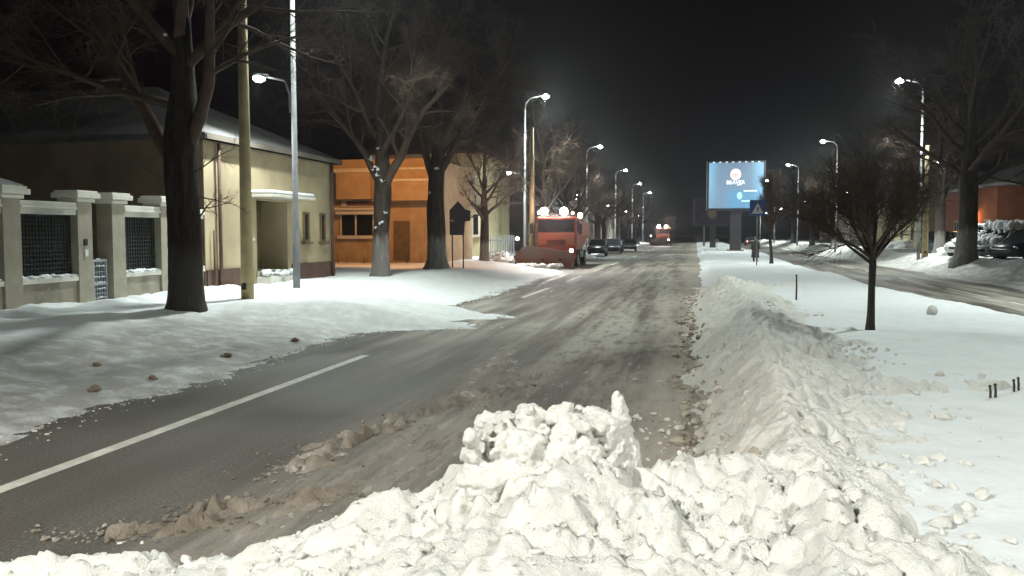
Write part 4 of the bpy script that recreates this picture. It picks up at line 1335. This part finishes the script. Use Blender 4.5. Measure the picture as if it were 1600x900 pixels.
# ------------------------------------------------------------------ notice board
p = P(707, 419, 38); q = P(724, 419, 38)
nb = thing('notice_board', ((p.x + q.x) / 2, (p.y + q.y) / 2, gz(p.x, p.y)), TH * 0.9, 'dark house shaped notice board on two thin legs beside the thick tree', 'notice board')
w = (q - p).length / 2
MB().tube([(-w, 0, -0.3), (-w, 0, 1.6)], 0.03, 6).build('leg', 'dark_metal', nb)
MB().tube([(w, 0, -0.3), (w, 0, 1.6)], 0.03, 6).build('leg', 'dark_metal', nb)
out = [(-0.36, 1.45), (0.28, 1.45), (0.32, 2.05), (0.56, 2.08), (0.56, 2.52), (0.34, 2.58), (0.02, 2.95), (-0.36, 2.55)]
MB().rings([[(x, -0.05, z) for x, z in out], [(x, 0.05, z) for x, z in out]]).build('board', 'board_dark', nb)
MB().rings([[(x, -0.056, z) for x, z in ((-0.36, 2.1), (-0.24, 2.14), (-0.12, 2.02), (-0.28, 2.05))], [(x, -0.052, z) for x, z in ((-0.36, 2.1), (-0.24, 2.14), (-0.12, 2.02), (-0.28, 2.05))]]).build('painted_mark', 'pink_paint', nb)

# ------------------------------------------------------------------ billboard (lit) and the dark one behind
c_ = P(1150, 290, 85)
bb = thing('billboard', (c_.x, c_.y, 0.25), TH - R(14), 'lit blue poster billboard with a round orange logo on a thick post in the median', 'billboard')
zc = c_.z - 0.25
hw, hh = 2.62, 2.25
MB().box(-0.52, -0.25, -0.3, 0.58, 0.35, zc - hh - 0.25).build('post', 'billboard_grey', bb)
MB().box(-0.8, -0.55, -0.3, 0.85, 0.65, 0.2).build('footing', 'concrete_ochre', bb)
fr = MB().box(-hw - 0.2, -0.35, zc - hh - 0.22, hw + 0.2, 0.55, zc + hh + 0.2).build('cabinet', 'billboard_grey', bb, bevel=0.03)
edge = MB().box(-hw - 0.24, -0.34, zc - hh - 0.2, -hw - 0.203, -0.25, zc + hh + 0.18).build('lit_edge', 'trim_white', bb)  # white strip stands for light caught along the cabinet's left edge
face = MB().box(-hw, -0.39, -hh, hw, -0.353, hh).build('poster', 'board_face', bb)
face.location = (0, 0, zc)
def arcshape(name, mat, r, cx, cz, y, a0=0, a1=2 * PI, n=28, sx=1.0):
    mb = MB()
    pts = [(cx + r * sx * math.cos(a0 + (a1 - a0) * k / n), cz + r * math.sin(a0 + (a1 - a0) * k / n)) for k in range(n)]
    mb.rings([[(x, y - 0.008, z) for x, z in pts], [(x, y, z) for x, z in pts]])
    return mb.build(name, mat, face)
arcshape('logo_disc', 'board_logo', 0.56, -0.05, 1.08, -0.392, sx=0.92)
arcshape('logo_centre', 'board_logo_dark', 0.27, -0.05, 0.98, -0.402, sx=1.0)
def text(body, size, x, z, mat, y=-0.40, align='CENTER', bold=0.0):
    cu = bpy.data.curves.new('lettering', 'FONT')
    cu.body = body; cu.size = size; cu.align_x = align; cu.align_y = 'CENTER'; cu.extrude = 0.004; cu.offset = bold
    cu.materials.append(MATS[mat])
    t_ = bpy.data.objects.new('font_tmp', cu)
    COL.objects.link(t_)
    bpy.context.view_layer.update()
    me = bpy.data.meshes.new_from_object(t_.evaluated_get(bpy.context.evaluated_depsgraph_get()))
    bpy.data.objects.remove(t_)
    o = bpy.data.objects.new('lettering', me)
    COL.objects.link(o); o.parent = face
    o.location = (x, y, z); o.rotation_euler = (PI / 2, 0, 0)
    return o
text('BEAVER', 0.52, -0.05, 0.28, 'board_text', bold=0.006)
ln = MB()
rnd = random.Random(1)
def dashes(x0, x1, z, h, y=-0.398):
    x = x0
    while x < x1:
        w_ = rnd.uniform(0.07, 0.2)
        ln.box(x, y - 0.006, z - h / 2, min(x + w_, x1), y, z + h / 2); x += w_ + 0.05
dashes(0.75, 2.05, -0.55, 0.13); dashes(0.1, 0.5, 0.05, 0.09)
ln.build('small_print', 'board_text', face)
MB().box(0.55, -0.404, -1.62, 1.7, -0.398, -1.48).build('cyan_strip', 'board_cyan_bright', face)
arcshape('cyan_shape', 'board_cyan', 0.36, 0.35, -1.02, -0.392, sx=0.7)
tt = MB()
for k in range(8):
    x = -hw + 0.35 + k * 0.62
    tt.box(x, -0.42, zc + hh + 0.02, x + 0.2, -0.352, zc + hh + 0.09)
tt.build('top_lights', 'board_text', bb)
l_ = bpy.data.lights.new('board_glow', 'AREA'); l_.energy = 90; l_.color = (0.45, 0.75, 1.0); l_.shape = 'RECTANGLE'; l_.size = 5; l_.size_y = 4.4
lo = bpy.data.objects.new('board_glow', l_); COL.objects.link(lo); lo.parent = bb; lo.location = (0, -0.5, zc); lo.rotation_euler = (-PI / 2, 0, PI)
lo.rotation_euler = Vector((0, -1, 0)).to_track_quat('-Z', 'Y').to_euler()

c_ = P(1111, 331, 112)
b2 = thing('billboard', (c_.x, c_.y, 0.2), TH - R(10), 'dark unlit billboard standing behind and left of the lit one', 'billboard')
zc = c_.z - 0.2
MB().box(-0.1, -0.2, -0.3, 0.65, 0.3, zc - 1.85).build('post', 'billboard_grey', b2)
MB().box(-2.2, -0.3, zc - 1.85, 2.2, 0.35, zc + 1.85).build('cabinet', 'billboard_grey', b2, bevel=0.02)
MB().box(-1.95, -0.33, zc - 1.6, 1.95, -0.303, zc + 1.62).build('poster', 'poster_dark', b2)
pts = [(0.15 + 0.6 * math.cos(a), zc - 0.3 + 0.6 * math.sin(a)) for a in [2 * PI * k / 24 for k in range(24)]]
MB().rings([[(x, -0.345, z) for x, z in pts], [(x, -0.332, z) for x, z in pts]]).build('poster_disc', 'poster_ochre', b2)
c_ = P(1100, 372, 128)
b3 = thing('advert_post', (c_.x, c_.y, 0.1), 0, 'thin dark post of a farther sign, left of the dark billboard post', 'post')
MB().box(-0.15, -0.15, -0.2, 0.15, 0.15, 4.6).build('shaft', 'billboard_grey', b3); MB().box(-1.6, -0.1, 4.6, 1.6, 0.1, 6.6).build('panel', 'billboard_grey', b3)

# pedestrian crossing sign
p = P(1182, 414, 48)
sg = thing('crossing_sign', (p.x, p.y, gz(p.x, p.y)), TH - R(6), 'blue square pedestrian crossing sign on a thin post below the lit billboard', 'road sign')
MB().tube([(0, 0, -0.3), (0, 0, 3.6)], 0.035, 8).build('post', 'steel', sg, smooth=True)
MB().box(-0.44, -0.06, 2.78, 0.44, -0.036, 3.66).build('plate', 'sign_blue', sg, bevel=0.01)
tri = [(-0.32, 2.9), (0.32, 2.9), (0, 3.48)]
MB().rings([[(x, -0.068, z) for x, z in tri], [(x, -0.061, z) for x, z in tri]]).build('triangle', 'sign_white', sg)
mbm = MB(); mbm.box(-0.02, -0.076, 3.08, 0.03, -0.070, 3.24).ball((0.005, -0.073, 3.28), 0.03, 8, 5, (1, 0.1, 1))
mbm.tube([(0, -0.073, 3.09), (-0.07, -0.073, 2.95)], 0.014, 5).tube([(0.01, -0.073, 3.09), (0.08, -0.073, 2.95)], 0.014, 5).tube([(0, -0.073, 3.2), (-0.07, -0.073, 3.1)], 0.011, 5).tube([(0.01, -0.073, 3.2), (0.08, -0.073, 3.13)], 0.011, 5)
mbm.build('walker_symbol', 'dark_metal', sg)

# small stake signs / stubs in the median snow
def stake(px, py, h, r, label, grp, mat='stub_wood'):
    p = G(px, py, 0.3)
    for _ in range(5):
        p = G(px, py, gz(p.x, p.y))
    o = thing('stake', (p.x, p.y, gz(p.x, p.y)), 0, label, 'stake', grp)
    MB().tube([(0, 0, -0.15), (0.003, 0, h * 0.5), (-0.004, 0.003, h)], [r, r * 0.95, r * 0.85], 7).build('rod', mat, o, smooth=True)
    MB().ball((-0.004, 0.003, h), r * 1.25, 7, 5).build('tip', mat, o, smooth=True)
    return o
stake(1244, 469, 0.62, 0.022, 'tall thin dark stake alone in the median snow right of the ridge', 'stakes in the median snow')
stake(1547, 622, 0.125, 0.013, 'short dark stub, leftmost of four in the right foreground snow', 'stakes in the median snow')
stake(1555, 621, 0.135, 0.014, 'short dark stub, second from left of four in the right foreground snow', 'stakes in the median snow')
stake(1584, 612, 0.125, 0.013, 'short dark stub, third from left of four in the right foreground snow', 'stakes in the median snow')
stake(1591, 610, 0.135, 0.013, 'short dark stub, rightmost of four in the right foreground snow', 'stakes in the median snow')
p = G(1120, 392, 0.2)
o = thing('small_sign', (p.x, p.y, gz(p.x, p.y)), 0, 'small pale plate on a thin post in the median snow left of the billboard post', 'sign')
MB().tube([(0, 0, -0.2), (0, 0, 1.1)], 0.03, 6).build('post', 'steel', o); MB().box(-0.2, -0.05, 0.8, 0.2, -0.032, 1.15).build('plate', 'billboard_grey', o)

# ------------------------------------------------------------------ cars
def make_car(paint, name='parked_car', L=4.2, W=0.86, H=1.48):
    """front faces -Y, origin on the ground at the centre"""
    root = thing(name, (0, 0, 0))
    def ring(y, hw_, zb, zt_, in_=0.08):
        return [(-hw_ + in_, y, zb), (hw_ - in_, y, zb), (hw_, y, zb + 0.18), (hw_, y, zt_ - 0.14), (hw_ - in_, y, zt_), (-hw_ + in_, y, zt_), (-hw_, y, zt_ - 0.14), (-hw_, y, zb + 0.18)]
    h = L / 2
    MB().rings([ring(-h, W * 0.8, 0.34, 0.62), ring(-h + 0.10, W * 0.93, 0.24, 0.72), ring(-h + 0.5, W, 0.22, 0.82), ring(-h + 1.1, W, 0.22, 0.92), ring(0, W, 0.22, 0.95), ring(h - 0.7, W, 0.22, 0.97), ring(h - 0.12, W * 0.95, 0.26, 0.95), ring(h, W * 0.86, 0.36, 0.86)]).build('body', paint, root, smooth=True)
    def cring(y, hw_, z):
        return [(-hw_, y, z), (hw_, y, z)]
    zr = H
    cab = MB()
    bot = [(-W + 0.06, -h + 1.05, 0.91), (W - 0.06, -h + 1.05, 0.91), (W - 0.06, h - 0.45, 0.95), (-W + 0.06, h - 0.45, 0.95)]
    top = [(-W + 0.22, -h + 1.75, zr - 0.05), (W - 0.22, -h + 1.75, zr - 0.05), (W - 0.22, h - 0.95, zr - 0.05), (-W + 0.22, h - 0.95, zr - 0.05)]
    cab.rings([bot, top]).build('windows', 'glass_dark', root)
    rf = MB()
    rf.rings([[(x * 1.01, y, z) for x, y, z in top], [(x * 0.9, y * 0.95, zr) for x, y, z in top]]).build('roof', paint, root)
    pl = MB()
    for i in range(4):
        pl.tube([bot[i], top[i]], 0.035, 5)
    for s_ in (-1, 1):
        pl.tube([(s_ * (W - 0.05), 0.15, 0.94), (s_ * (W - 0.21), 0.15, zr - 0.05)], 0.03, 5)
    pl.build('pillars', paint, root)
    for sx in (-1, 1):
        for yy in (-h + 0.78, h - 0.78):
            wh = MB().cyl((sx * (W - 0.09), yy, 0.31), (1, 0, 0), 0.31, 0.2, 18).build('wheel', 'rubber', root, smooth=False)
            MB().cyl((sx * (W + 0.015), yy, 0.31), (1, 0, 0), 0.2, 0.03, 12).build('rim', 'rim', wh)
        MB().ball((sx * W * 0.68, -h + 0.09, 0.63), 0.13, 10, 6, (1.2, 0.5, 0.75)).build('headlight', 'chrome_lens', root, smooth=True)
        MB().ball((sx * (W + 0.08), -h + 1.3, 0.98), 0.09, 8, 6, (1, 0.7, 0.8)).build('mirror', paint, root, smooth=True)
    MB().box(-0.45, -h - 0.02, 0.42, 0.45, -h + 0.02, 0.55).build('grille', 'dark_metal', root)
    return root


def snowcap(root, L, W, H, seed, thick):
    rnd = random.Random(seed)
    h = L / 2
    mb = MB()
    for k in range(70):
        y = rnd.uniform(-h + 1.6, h - 0.9); x = rnd.uniform(-W + 0.25, W - 0.25)
        mb.clod((x, y, H + thick * 0.3), 0.22, rnd, 1, thick / 0.22)
    for k in range(45):
        y = rnd.uniform(-h + 0.2, -h + 1.2); x = rnd.uniform(-W + 0.2, W - 0.2)
        mb.clod((x, y, 0.78 + 0.13 * (y + h) + thick * 0.2), 0.2, rnd, 1, thick / 0.25)
    for k in range(30):
        y = -h + 1.05 + 0.7 * rnd.random(); x = rnd.uniform(-W + 0.2, W - 0.2)
        t = (y + h - 1.05) / 0.7
        mb.clod((x, y - 0.02, 0.93 + (H - 0.95) * t), 0.13, rnd, 1, 0.7)
    tag(mb.build('lodged_snow', 'snow_cap', root, smooth=True), kind='stuff')


CG = 'cars parked on the right behind the snow'
def place_car(o, px, d, z, rz, label, grp):
    p = P(px, 380, d); o.location = (p.x, p.y, z); o.rotation_euler.z = rz
    tag(o, label, 'car', grp)
c1 = make_car('car_black'); place_car(c1, 1470, 57, 0.72, R(-35), 'dark car left of the thick right tree, glinting headlights', CG)
snow_dark = copy_tree(c1); place_car(snow_dark, 1614, 41, 0.72, R(-55), 'dark car cut by the right edge of the picture', CG)
c2 = make_car('car_white', L=4.4, W=0.9, H=1.68); snowcap(c2, 4.4, 0.9, 1.68, 1, 0.14); place_car(c2, 1534, 48, 0.75, R(-50), 'white parked car right of the thick tree, snow on its roof', CG)
c3 = make_car('car_silver', L=4.3, W=0.9, H=1.6); snowcap(c3, 4.3, 0.9, 1.6, 2, 0.30); place_car(c3, 1567, 43.5, 0.72, R(-50), 'silver car heaped with snow, headlights glinting, between the white and the dark car', CG)
for i, (px, d, lab) in enumerate(((934, 78, 'dark parked car on the left just past the snow plough'), (958, 88, 'dark parked car in the middle of the three on the far left'), (983, 101, 'dark parked car on the left farthest down the road'))):
    o = copy_tree(c1); p = P(px, 380, d); o.location = (p.x, p.y, max(0.05, gz(p.x, p.y))); o.rotation_euler.z = R(4)
    tag(o, lab, 'car', 'dark cars parked far on the left')
# car with red tail lights far up the right road
o = copy_tree(c1); p = P(1172, 374, 150); o.location = (p.x, p.y, 0.0); o.rotation_euler.z = PI
tag(o, 'tiny distant car with red tail lights behind the pedestrian', 'car')
for s_ in (-1, 1):
    MB().ball((s_ * 0.6, 2.1, 0.75), 0.14, 8, 6).build('tail_light', 'tail_light', o, smooth=True)

# ------------------------------------------------------------------ snow plough lorry
def make_truck():
    """front faces -Y at y=0, ground at z=0"""
    T = thing('snow_plough_truck', (0, 0, 0))
    hw = 1.2
    cab = MB().box(-hw, 0.0, 1.0, hw, 1.75, 3.02).build('cab', 'truck_red', T, bevel=0.09)
    MB().box(-hw + 0.12, -0.02, 2.12, hw - 0.12, -0.003, 2.86).build('windscreen', 'glass_dark', T)
    MB().box(-hw + 0.10, -0.045, 1.32, hw - 0.10, -0.003, 2.05).build('front_panel', 'truck_orange', T, bevel=0.02)
    MB().box(-0.55, -0.075, 1.35, 0.6, -0.048, 1.68).build('grille', 'truck_red', T, bevel=0.015)
    g = MB()
    for k in range(5):
        g.box(-0.5, -0.085, 1.39 + k * 0.055, 0.55, -0.077, 1.41 + k * 0.055)
    g.build('grille_bars', 'dark_metal', T)
    for s_ in (-1, 1):
        MB().tube([(s_ * 0.3, -0.03, 2.16), (s_ * 0.75, -0.035, 2.5)], 0.014, 5).build('wiper', 'dark_metal', T)
        d = MB().box(s_ * hw + (0.003 if s_ > 0 else -0.02), 0.35, 1.15, s_ * hw + (0.02 if s_ > 0 else -0.003), 1.45, 2.1).build('door', 'truck_red', T)
        MB().box(s_ * hw + (0.003 if s_ > 0 else -0.02), 0.4, 2.14, s_ * hw + (0.02 if s_ > 0 else -0.003), 1.4, 2.8).build('side_window', 'glass_dark', d)
        MB().box(s_ * hw + (0.022 if s_ > 0 else -0.05), 0.42, 1.9, s_ * hw + (0.05 if s_ > 0 else -0.022), 0.58, 1.95).build('handle', 'dark_metal', d)
        mr = MB().box(s_ * (hw + 0.26) - 0.1, -0.12, 2.0, s_ * (hw + 0.26) + 0.1, -0.04, 2.62).build('mirror', 'dark_metal', T, bevel=0.02)
        MB().tube([(s_ * hw, 0.05, 2.66), (s_ * (hw + 0.26), -0.08, 2.64)], 0.02, 6).build('mirror_arm', 'dark_metal', T)
        MB().cyl((s_ * 0.95, -0.16, 1.02), (0, 1, 0), 0.16, 0.10, 16).build('headlight_housing', 'dark_metal', T)
        MB().ball((s_ * 0.95, -0.20, 1.02), 0.12, 12, 7, (1, 0.5, 1)).build('headlight', 'head_light', T, smooth=True)
        for yy in (1.05, 4.6):
            w = MB().cyl((s_ * 1.02, yy, 0.5), (1, 0, 0), 0.5, 0.3, 22).build('wheel', 'rubber', T)
            MB().cyl((s_ * 1.175, yy, 0.5), (1, 0, 0), 0.27, 0.04, 14).build('rim', 'rim', w)
        MB().rings([[(s_ * 0.82, 1.05 + 0.64 * math.cos(a), 0.5 + 0.64 * math.sin(a)) for a in [PI * k / 8 for k in range(9)]], [(s_ * 1.22, 1.05 + 0.64 * math.cos(a), 0.5 + 0.64 * math.sin(a)) for a in [PI * k / 8 for k in range(9)]]], False).build('mudguard', 'dark_metal', T)
    MB().box(-hw, -0.12, 0.55, hw, 0.10, 0.98).build('bumper', 'truck_red', T, bevel=0.03)
    MB().box(-0.45, 0.3, 0.45, 0.45, 6.3, 0.95).build('chassis', 'dark_metal', T)
    # spreader hopper
    hp = MB()
    hp.rings([[(-0.7, 2.0, 1.0), (0.7, 2.0, 1.0), (0.7, 6.2, 1.0), (-0.7, 6.2, 1.0)], [(-1.2, 1.95, 1.9), (1.2, 1.95, 1.9), (1.2, 6.4, 1.9), (-1.2, 6.4, 1.9)], [(-1.2, 1.95, 2.75), (1.2, 1.95, 2.75), (1.2, 6.4, 2.75), (-1.2, 6.4, 2.75)]])
    hp.build('hopper', 'truck_orange', T)
    MB().box(1.02, 2.0, 0.55, 1.2, 3.6, 0.95).build('fuel_tank', 'steel', T, bevel=0.05)
    # roof lights
    MB().box(-1.0, 0.16, 3.10, 1.0, 0.30, 3.18).build('light_bar', 'dark_metal', T)
    for x in (-0.75, 0.45):
        wl = MB().cyl((x, 0.16, 3.34), (0, 1, 0), 0.19, 0.16, 16).build('work_light', 'dark_metal', T)
        MB().ball((x, 0.07, 3.34), 0.23, 12, 7, (1, 0.4, 1)).build('lens', 'work_light', wl, smooth=True)
    MB().ball((-1.05, 0.07, 3.26), 0.07, 8, 6).build('marker_light', 'work_light', T, smooth=True)
    MB().ball((0.98, 0.10, 3.24), 0.08, 8, 6).build('marker_light', 'beacon', T, smooth=True)
    bc = MB().cyl((1.15, 2.1, 2.86), (0, 0, 1), 0.1, 0.2, 10).build('beacon_base', 'dark_metal', T)
    MB().ball((1.15, 2.1, 3.12), 0.17, 10, 7, (0.9, 0.9, 1.1)).build('beacon', 'beacon', bc, smooth=True)
    # plough: curved mouldboard, high at the discharge end (-X)
    rs = []
    for k in range(17):
        t = k / 16
        x = -2.25 + 3.55 * t
        yb = -2.3 + 1.25 * (1 - t) * 0.6 + 0.5 * t
        hh_ = 1.28 * math.sqrt(max(0.02, 1 - (max(0, 0.30 - t) / 0.34) ** 2)) * (1 - 0.42 * max(0, t - 0.3))
        prof = []
        for j in range(9):
            u = j / 8
            prof.append((x, yb + 0.42 * math.sin(u * PI * 0.85) - 0.28 * u * u, 0.04 + hh_ * u))
        back = [(p_[0], p_[1] + 0.05, p_[2]) for p_ in reversed(prof)]
        rs.append(prof + back)
    pw = MB().rings(rs).build('plough', 'plough_paint', T, smooth=True)
    MB().tube([(-0.5, -1.75, 0.5), (-0.5, -0.1, 0.6)], 0.07, 8).tube([(0.5, -1.75, 0.5), (0.5, -0.1, 0.6)], 0.07, 8).build('push_frame', 'dark_metal', pw)
    MB().box(-2.3, -1.62, 0.0, 1.35, -1.56, 0.05).build('cutting_edge', 'dark_metal', pw)
    MB().tube([(-2.05, -1.45, 1.2), (-2.05, -1.45, 1.62)], 0.025, 6).build('marker_rod', 'dark_metal', pw)
    MB().ball((-2.05, -1.47, 1.72), 0.10, 10, 7).build('marker_lamp', 'head_light', pw, smooth=True)
    spot('work_beam', T, (-0.15, -0.35, 3.3), (0, -1, -0.55), 260, (1.0, 0.85, 0.80), 110, 0.6, 0.2)
    spot('cab_wash', T, (-0.2, -0.9, 3.35), (0, 0.75, -1), 70, (1.0, 0.75, 0.65), 150, 0.8, 0.2)
    return T


T1 = make_truck()
T1.location = (-8.07, 50.3, 0.02)
tag(T1, 'red snow plough lorry with two glaring roof lights ploughing the left verge', 'snow plough', 'snow plough lorries')
T2 = copy_tree(T1)
q = P(1036, 376, 150)
T2.location = (q.x, q.y, 0.0)
tag(T2, 'small distant snow plough lorry with paired roof lights far down the road', 'snow plough', 'snow plough lorries')
# plume of powder and a heap thrown by the plough
rnd = random.Random(15)
hp = MB()
for k in range(260):
    t = rnd.random()
    p = Vector((-10.5 - 2.2 * t, 49.6 + 2.0 * t + rnd.gauss(0, 0.5), 0.35 + 0.5 * math.sin(PI * min(1, t * 1.2)) * rnd.random()))
    hp.clod(p, rnd.uniform(0.06, 0.26), rnd, 1, 0.8)
tag(hp.build('thrown_snow', 'snow_cap', smooth=True), 'fresh heap of snow thrown aside by the ploughing lorry', 'snow heap')
sn = MB()
for k in range(110):
    x = -10.0 + 2.6 * rnd.random(); y = 47.4 + rnd.gauss(0, 0.35) + 0.25 * (x + 10)
    sn.clod((x, y, 0.12 + 0.1 * rnd.random()), rnd.uniform(0.08, 0.24), rnd, 1, 0.8)
tag(sn.build('pushed_snow', 'snow_ground', smooth=True), 'low roll of snow pushed in front of the plough blade', 'snow heap')
# roadside snow mounds far away
for (px, py, z, s_, lab) in ((965, 388, 0.1, (3.6, 6, 0.7), 'bright snow mound on the left beside the far parked cars'), (905, 402, 0.1, (2.2, 5, 0.5), 'low snow mound just behind the snow plough'), (1240, 378, 0.3, (3.0, 5, 1.5), 'bright snow mound on the right beyond the far road'), (1410, 392, 0.5, (2.6, 2.2, 1.0), 'snow mound on the right in front of the dark car'), (1500, 402, 0.6, (2.4, 1.2, 0.8), 'dirty snow mound at the foot of the thick right tree')):
    p = G(px, py, z)
    md = MB(); rr = random.Random(int(px))
    for k in range(26):
        a = rr.uniform(0, 6.28); q_ = math.sqrt(rr.random())
        md.clod((s_[0] * 0.5 * q_ * math.cos(a), s_[1] * 0.5 * q_ * math.sin(a), s_[2] * 0.35 * (1 - q_)), 0.5 * s_[2] + 0.25, rr, 2, 0.7)
    o = md.build('snow_mound', 'snow_cap' if px != 1500 else 'snow_ground', smooth=True)
    rm = o.modifiers.new('remesh', 'REMESH'); rm.mode = 'VOXEL'; rm.voxel_size = 0.09; rm.use_smooth_shade = True
    o.location = (p.x, p.y, max(-0.1, gz(p.x, p.y)) if px > 1300 else 0.0)
    tag(o, lab, 'snow mound', 'snow mounds at the roadside')

# ------------------------------------------------------------------ pedestrian in a long dark coat
def make_person():
    p = G(1180, 409, 0.18)
    for _ in range(4):
        p = G(1180, 409, gz(p.x, p.y))
    root = thing('person', (p.x, p.y, gz(p.x, p.y)), R(20), 'person in a long dark coat and brown hat walking on the median near the billboard', 'person')
    J = {}
    verts = []; edges = []; rad = []
    def v(co_, r, link=None):
        verts.append(co_); rad.append(r)
        i = len(verts) - 1
        if link is not None:
            edges.append((link, i))
        return i
    pel = v((0, 0, 0.88), 0.14); ch = v((0, 0.01, 1.12), 0.145, pel); sh = v((0, 0.01, 1.32), 0.13, ch); nk = v((0, 0, 1.42), 0.055, sh); hd = v((0, -0.015, 1.50), 0.075, nk); tp = v((0, -0.01, 1.60), 0.072, hd)
    for s_ in (-1, 1):
        a = v((s_ * 0.18, 0.01, 1.32), 0.065, sh); e = v((s_ * 0.23, 0.03 * s_, 1.06), 0.05, a); w = v((s_ * 0.22, -0.10 * s_ - 0.03, 0.84), 0.036, e); v((s_ * 0.21, -0.13 * s_ - 0.03, 0.76), 0.03, w)
        h_ = v((s_ * 0.09, 0, 0.84), 0.095, pel); k = v((s_ * 0.09, -0.06 * s_ - 0.02, 0.47), 0.062, h_); an = v((s_ * 0.09, -0.02 * s_ + 0.02, 0.09), 0.042, k); v((s_ * 0.10, -0.02 * s_ - 0.13, 0.035), 0.035, an)
    me = bpy.data.meshes.new('body'); me.from_pydata(verts, edges, []); me.update()
    o = bpy.data.objects.new('body', me); COL.objects.link(o); o.parent = root
    me.materials.append(MATS['skin'])
    sk = o.modifiers.new('skin', 'SKIN')
    for i, r_ in enumerate(rad):
        me.skin_vertices[0].data[i].radius = (r_, r_)
        me.skin_vertices[0].data[i].use_root = (i == 0)
    o.modifiers.new('sub', 'SUBSURF').levels = 1
    o.modifiers['sub'].render_levels = 2
    sk.use_smooth_shade = True
    # coat: one loft from hem to collar, with sleeves
    rs = []
    for z, a, b_ in ((0.28, 0.27, 0.22), (0.5, 0.25, 0.21), (0.8, 0.225, 0.19), (1.0, 0.20, 0.165), (1.2, 0.215, 0.17), (1.34, 0.20, 0.15), (1.41, 0.10, 0.09), (1.45, 0.085, 0.085)):
        rs.append([(a * math.cos(t) * (1 + 0.03 * math.sin(5 * t + z * 4)), 0.005 + b_ * math.sin(t), z) for t in [2 * PI * q / 18 for q in range(18)]])
    ct = MB().rings(rs)
    ct.build('coat', 'coat', root, smooth=True)
    for s_ in (-1, 1):
        MB().tube([(s_ * 0.16, 0.01, 1.35), (s_ * 0.22, 0.02, 1.2), (s_ * 0.245, 0.03 * s_, 1.06), (s_ * 0.225, -0.10 * s_ - 0.03, 0.83)], [0.085, 0.085, 0.072, 0.055], 10).build('sleeve', 'coat', root, smooth=True)
        MB().tube([(s_ * 0.09, -0.05 * s_ - 0.02, 0.5), (s_ * 0.09, -0.02 * s_ + 0.02, 0.08)], [0.085, 0.062], 9).build('trouser_leg', 'trousers', root, smooth=True)
        MB().ball((s_ * 0.10, -0.02 * s_ - 0.05, 0.05), 0.06, 9, 6, (0.8, 2.2, 0.9)).build('shoe', 'dark_metal', root, smooth=True)
    MB().ball((0, -0.005, 1.60), 0.105, 12, 8, (1, 1.05, 0.85)).build('hat', 'hat', root, smooth=True)
    MB().ball((0, -0.095, 1.525), 0.016, 6, 5, (1, 1.3, 1.4)).build('nose', 'skin', root, smooth=True)
    return root


make_person()

# ------------------------------------------------------------------ night sky and light
HALO_HAZE = 0.0007  # thin volume added so that the lamps get glowing halos
if HALO_HAZE:
    m = bpy.data.materials.new('halo_haze'); m.use_nodes = True
    n = m.node_tree
    for x in list(n.nodes):
        n.nodes.remove(x)
    out = n.nodes.new('ShaderNodeOutputMaterial'); pv = n.nodes.new('ShaderNodeVolumePrincipled')
    pv.inputs['Color'].default_value = (0.9, 0.92, 0.95, 1); pv.inputs['Density'].default_value = HALO_HAZE; pv.inputs['Anisotropy'].default_value = 0.82
    n.links.new(pv.outputs[0], out.inputs['Volume'])
    MATS['halo_haze'] = m
    tag(MB().box(-620, -80, -1.5, 620, 1520, 16).build('halo_haze', 'halo_haze'), kind='stuff')

w = bpy.data.worlds.new('World')
SC.world = w
w.use_nodes = True
nt = w.node_tree
bg = nt.nodes['Background']
sky = nt.nodes.new('ShaderNodeTexSky')
sky.sky_type = 'NISHITA'
sky.sun_disc = False
sky.sun_elevation = R(-6)
sky.sun_rotation = R(200)
sky.air_density = 1.0
ad = nt.nodes.new('ShaderNodeVectorMath'); ad.operation = 'ADD'
ad.inputs[1].default_value = (0.022, 0.011, 0.018)   # faint town glow on the cloud
nt.links.new(sky.outputs[0], ad.inputs[0])
nt.links.new(ad.outputs[0], bg.inputs['Color'])
bg.inputs['Strength'].default_value = 0.05
sl_ = bpy.data.lights.new('added_fill', 'SUN')  # very weak sun lamp added as ambient fill, not a known moon
sl_.energy = 0.006; sl_.angle = R(3); sl_.color = (0.9, 0.93, 1.0)
so = bpy.data.objects.new('added_fill', sl_); COL.objects.link(so)
so.rotation_euler = (R(35), 0, R(200))

SC.render.engine = 'CYCLES'
cy = SC.cycles
cy.use_denoising = True
try:
    cy.denoiser = 'OPENIMAGEDENOISE'
except Exception:
    pass
cy.sample_clamp_indirect = 3.0
cy.max_bounces = 5
cy.diffuse_bounces = 3
cy.glossy_bounces = 2
cy.transmission_bounces = 2
cy.caustics_reflective = False
cy.caustics_refractive = False
SC.render.filter_size = 1.8
SC.render.resolution_x = 1024
SC.render.resolution_y = 576
SC.view_settings.view_transform = 'Standard'
SC.view_settings.look = 'None'
SC.view_settings.exposure = 0.65
SC.view_settings.gamma = 1.0
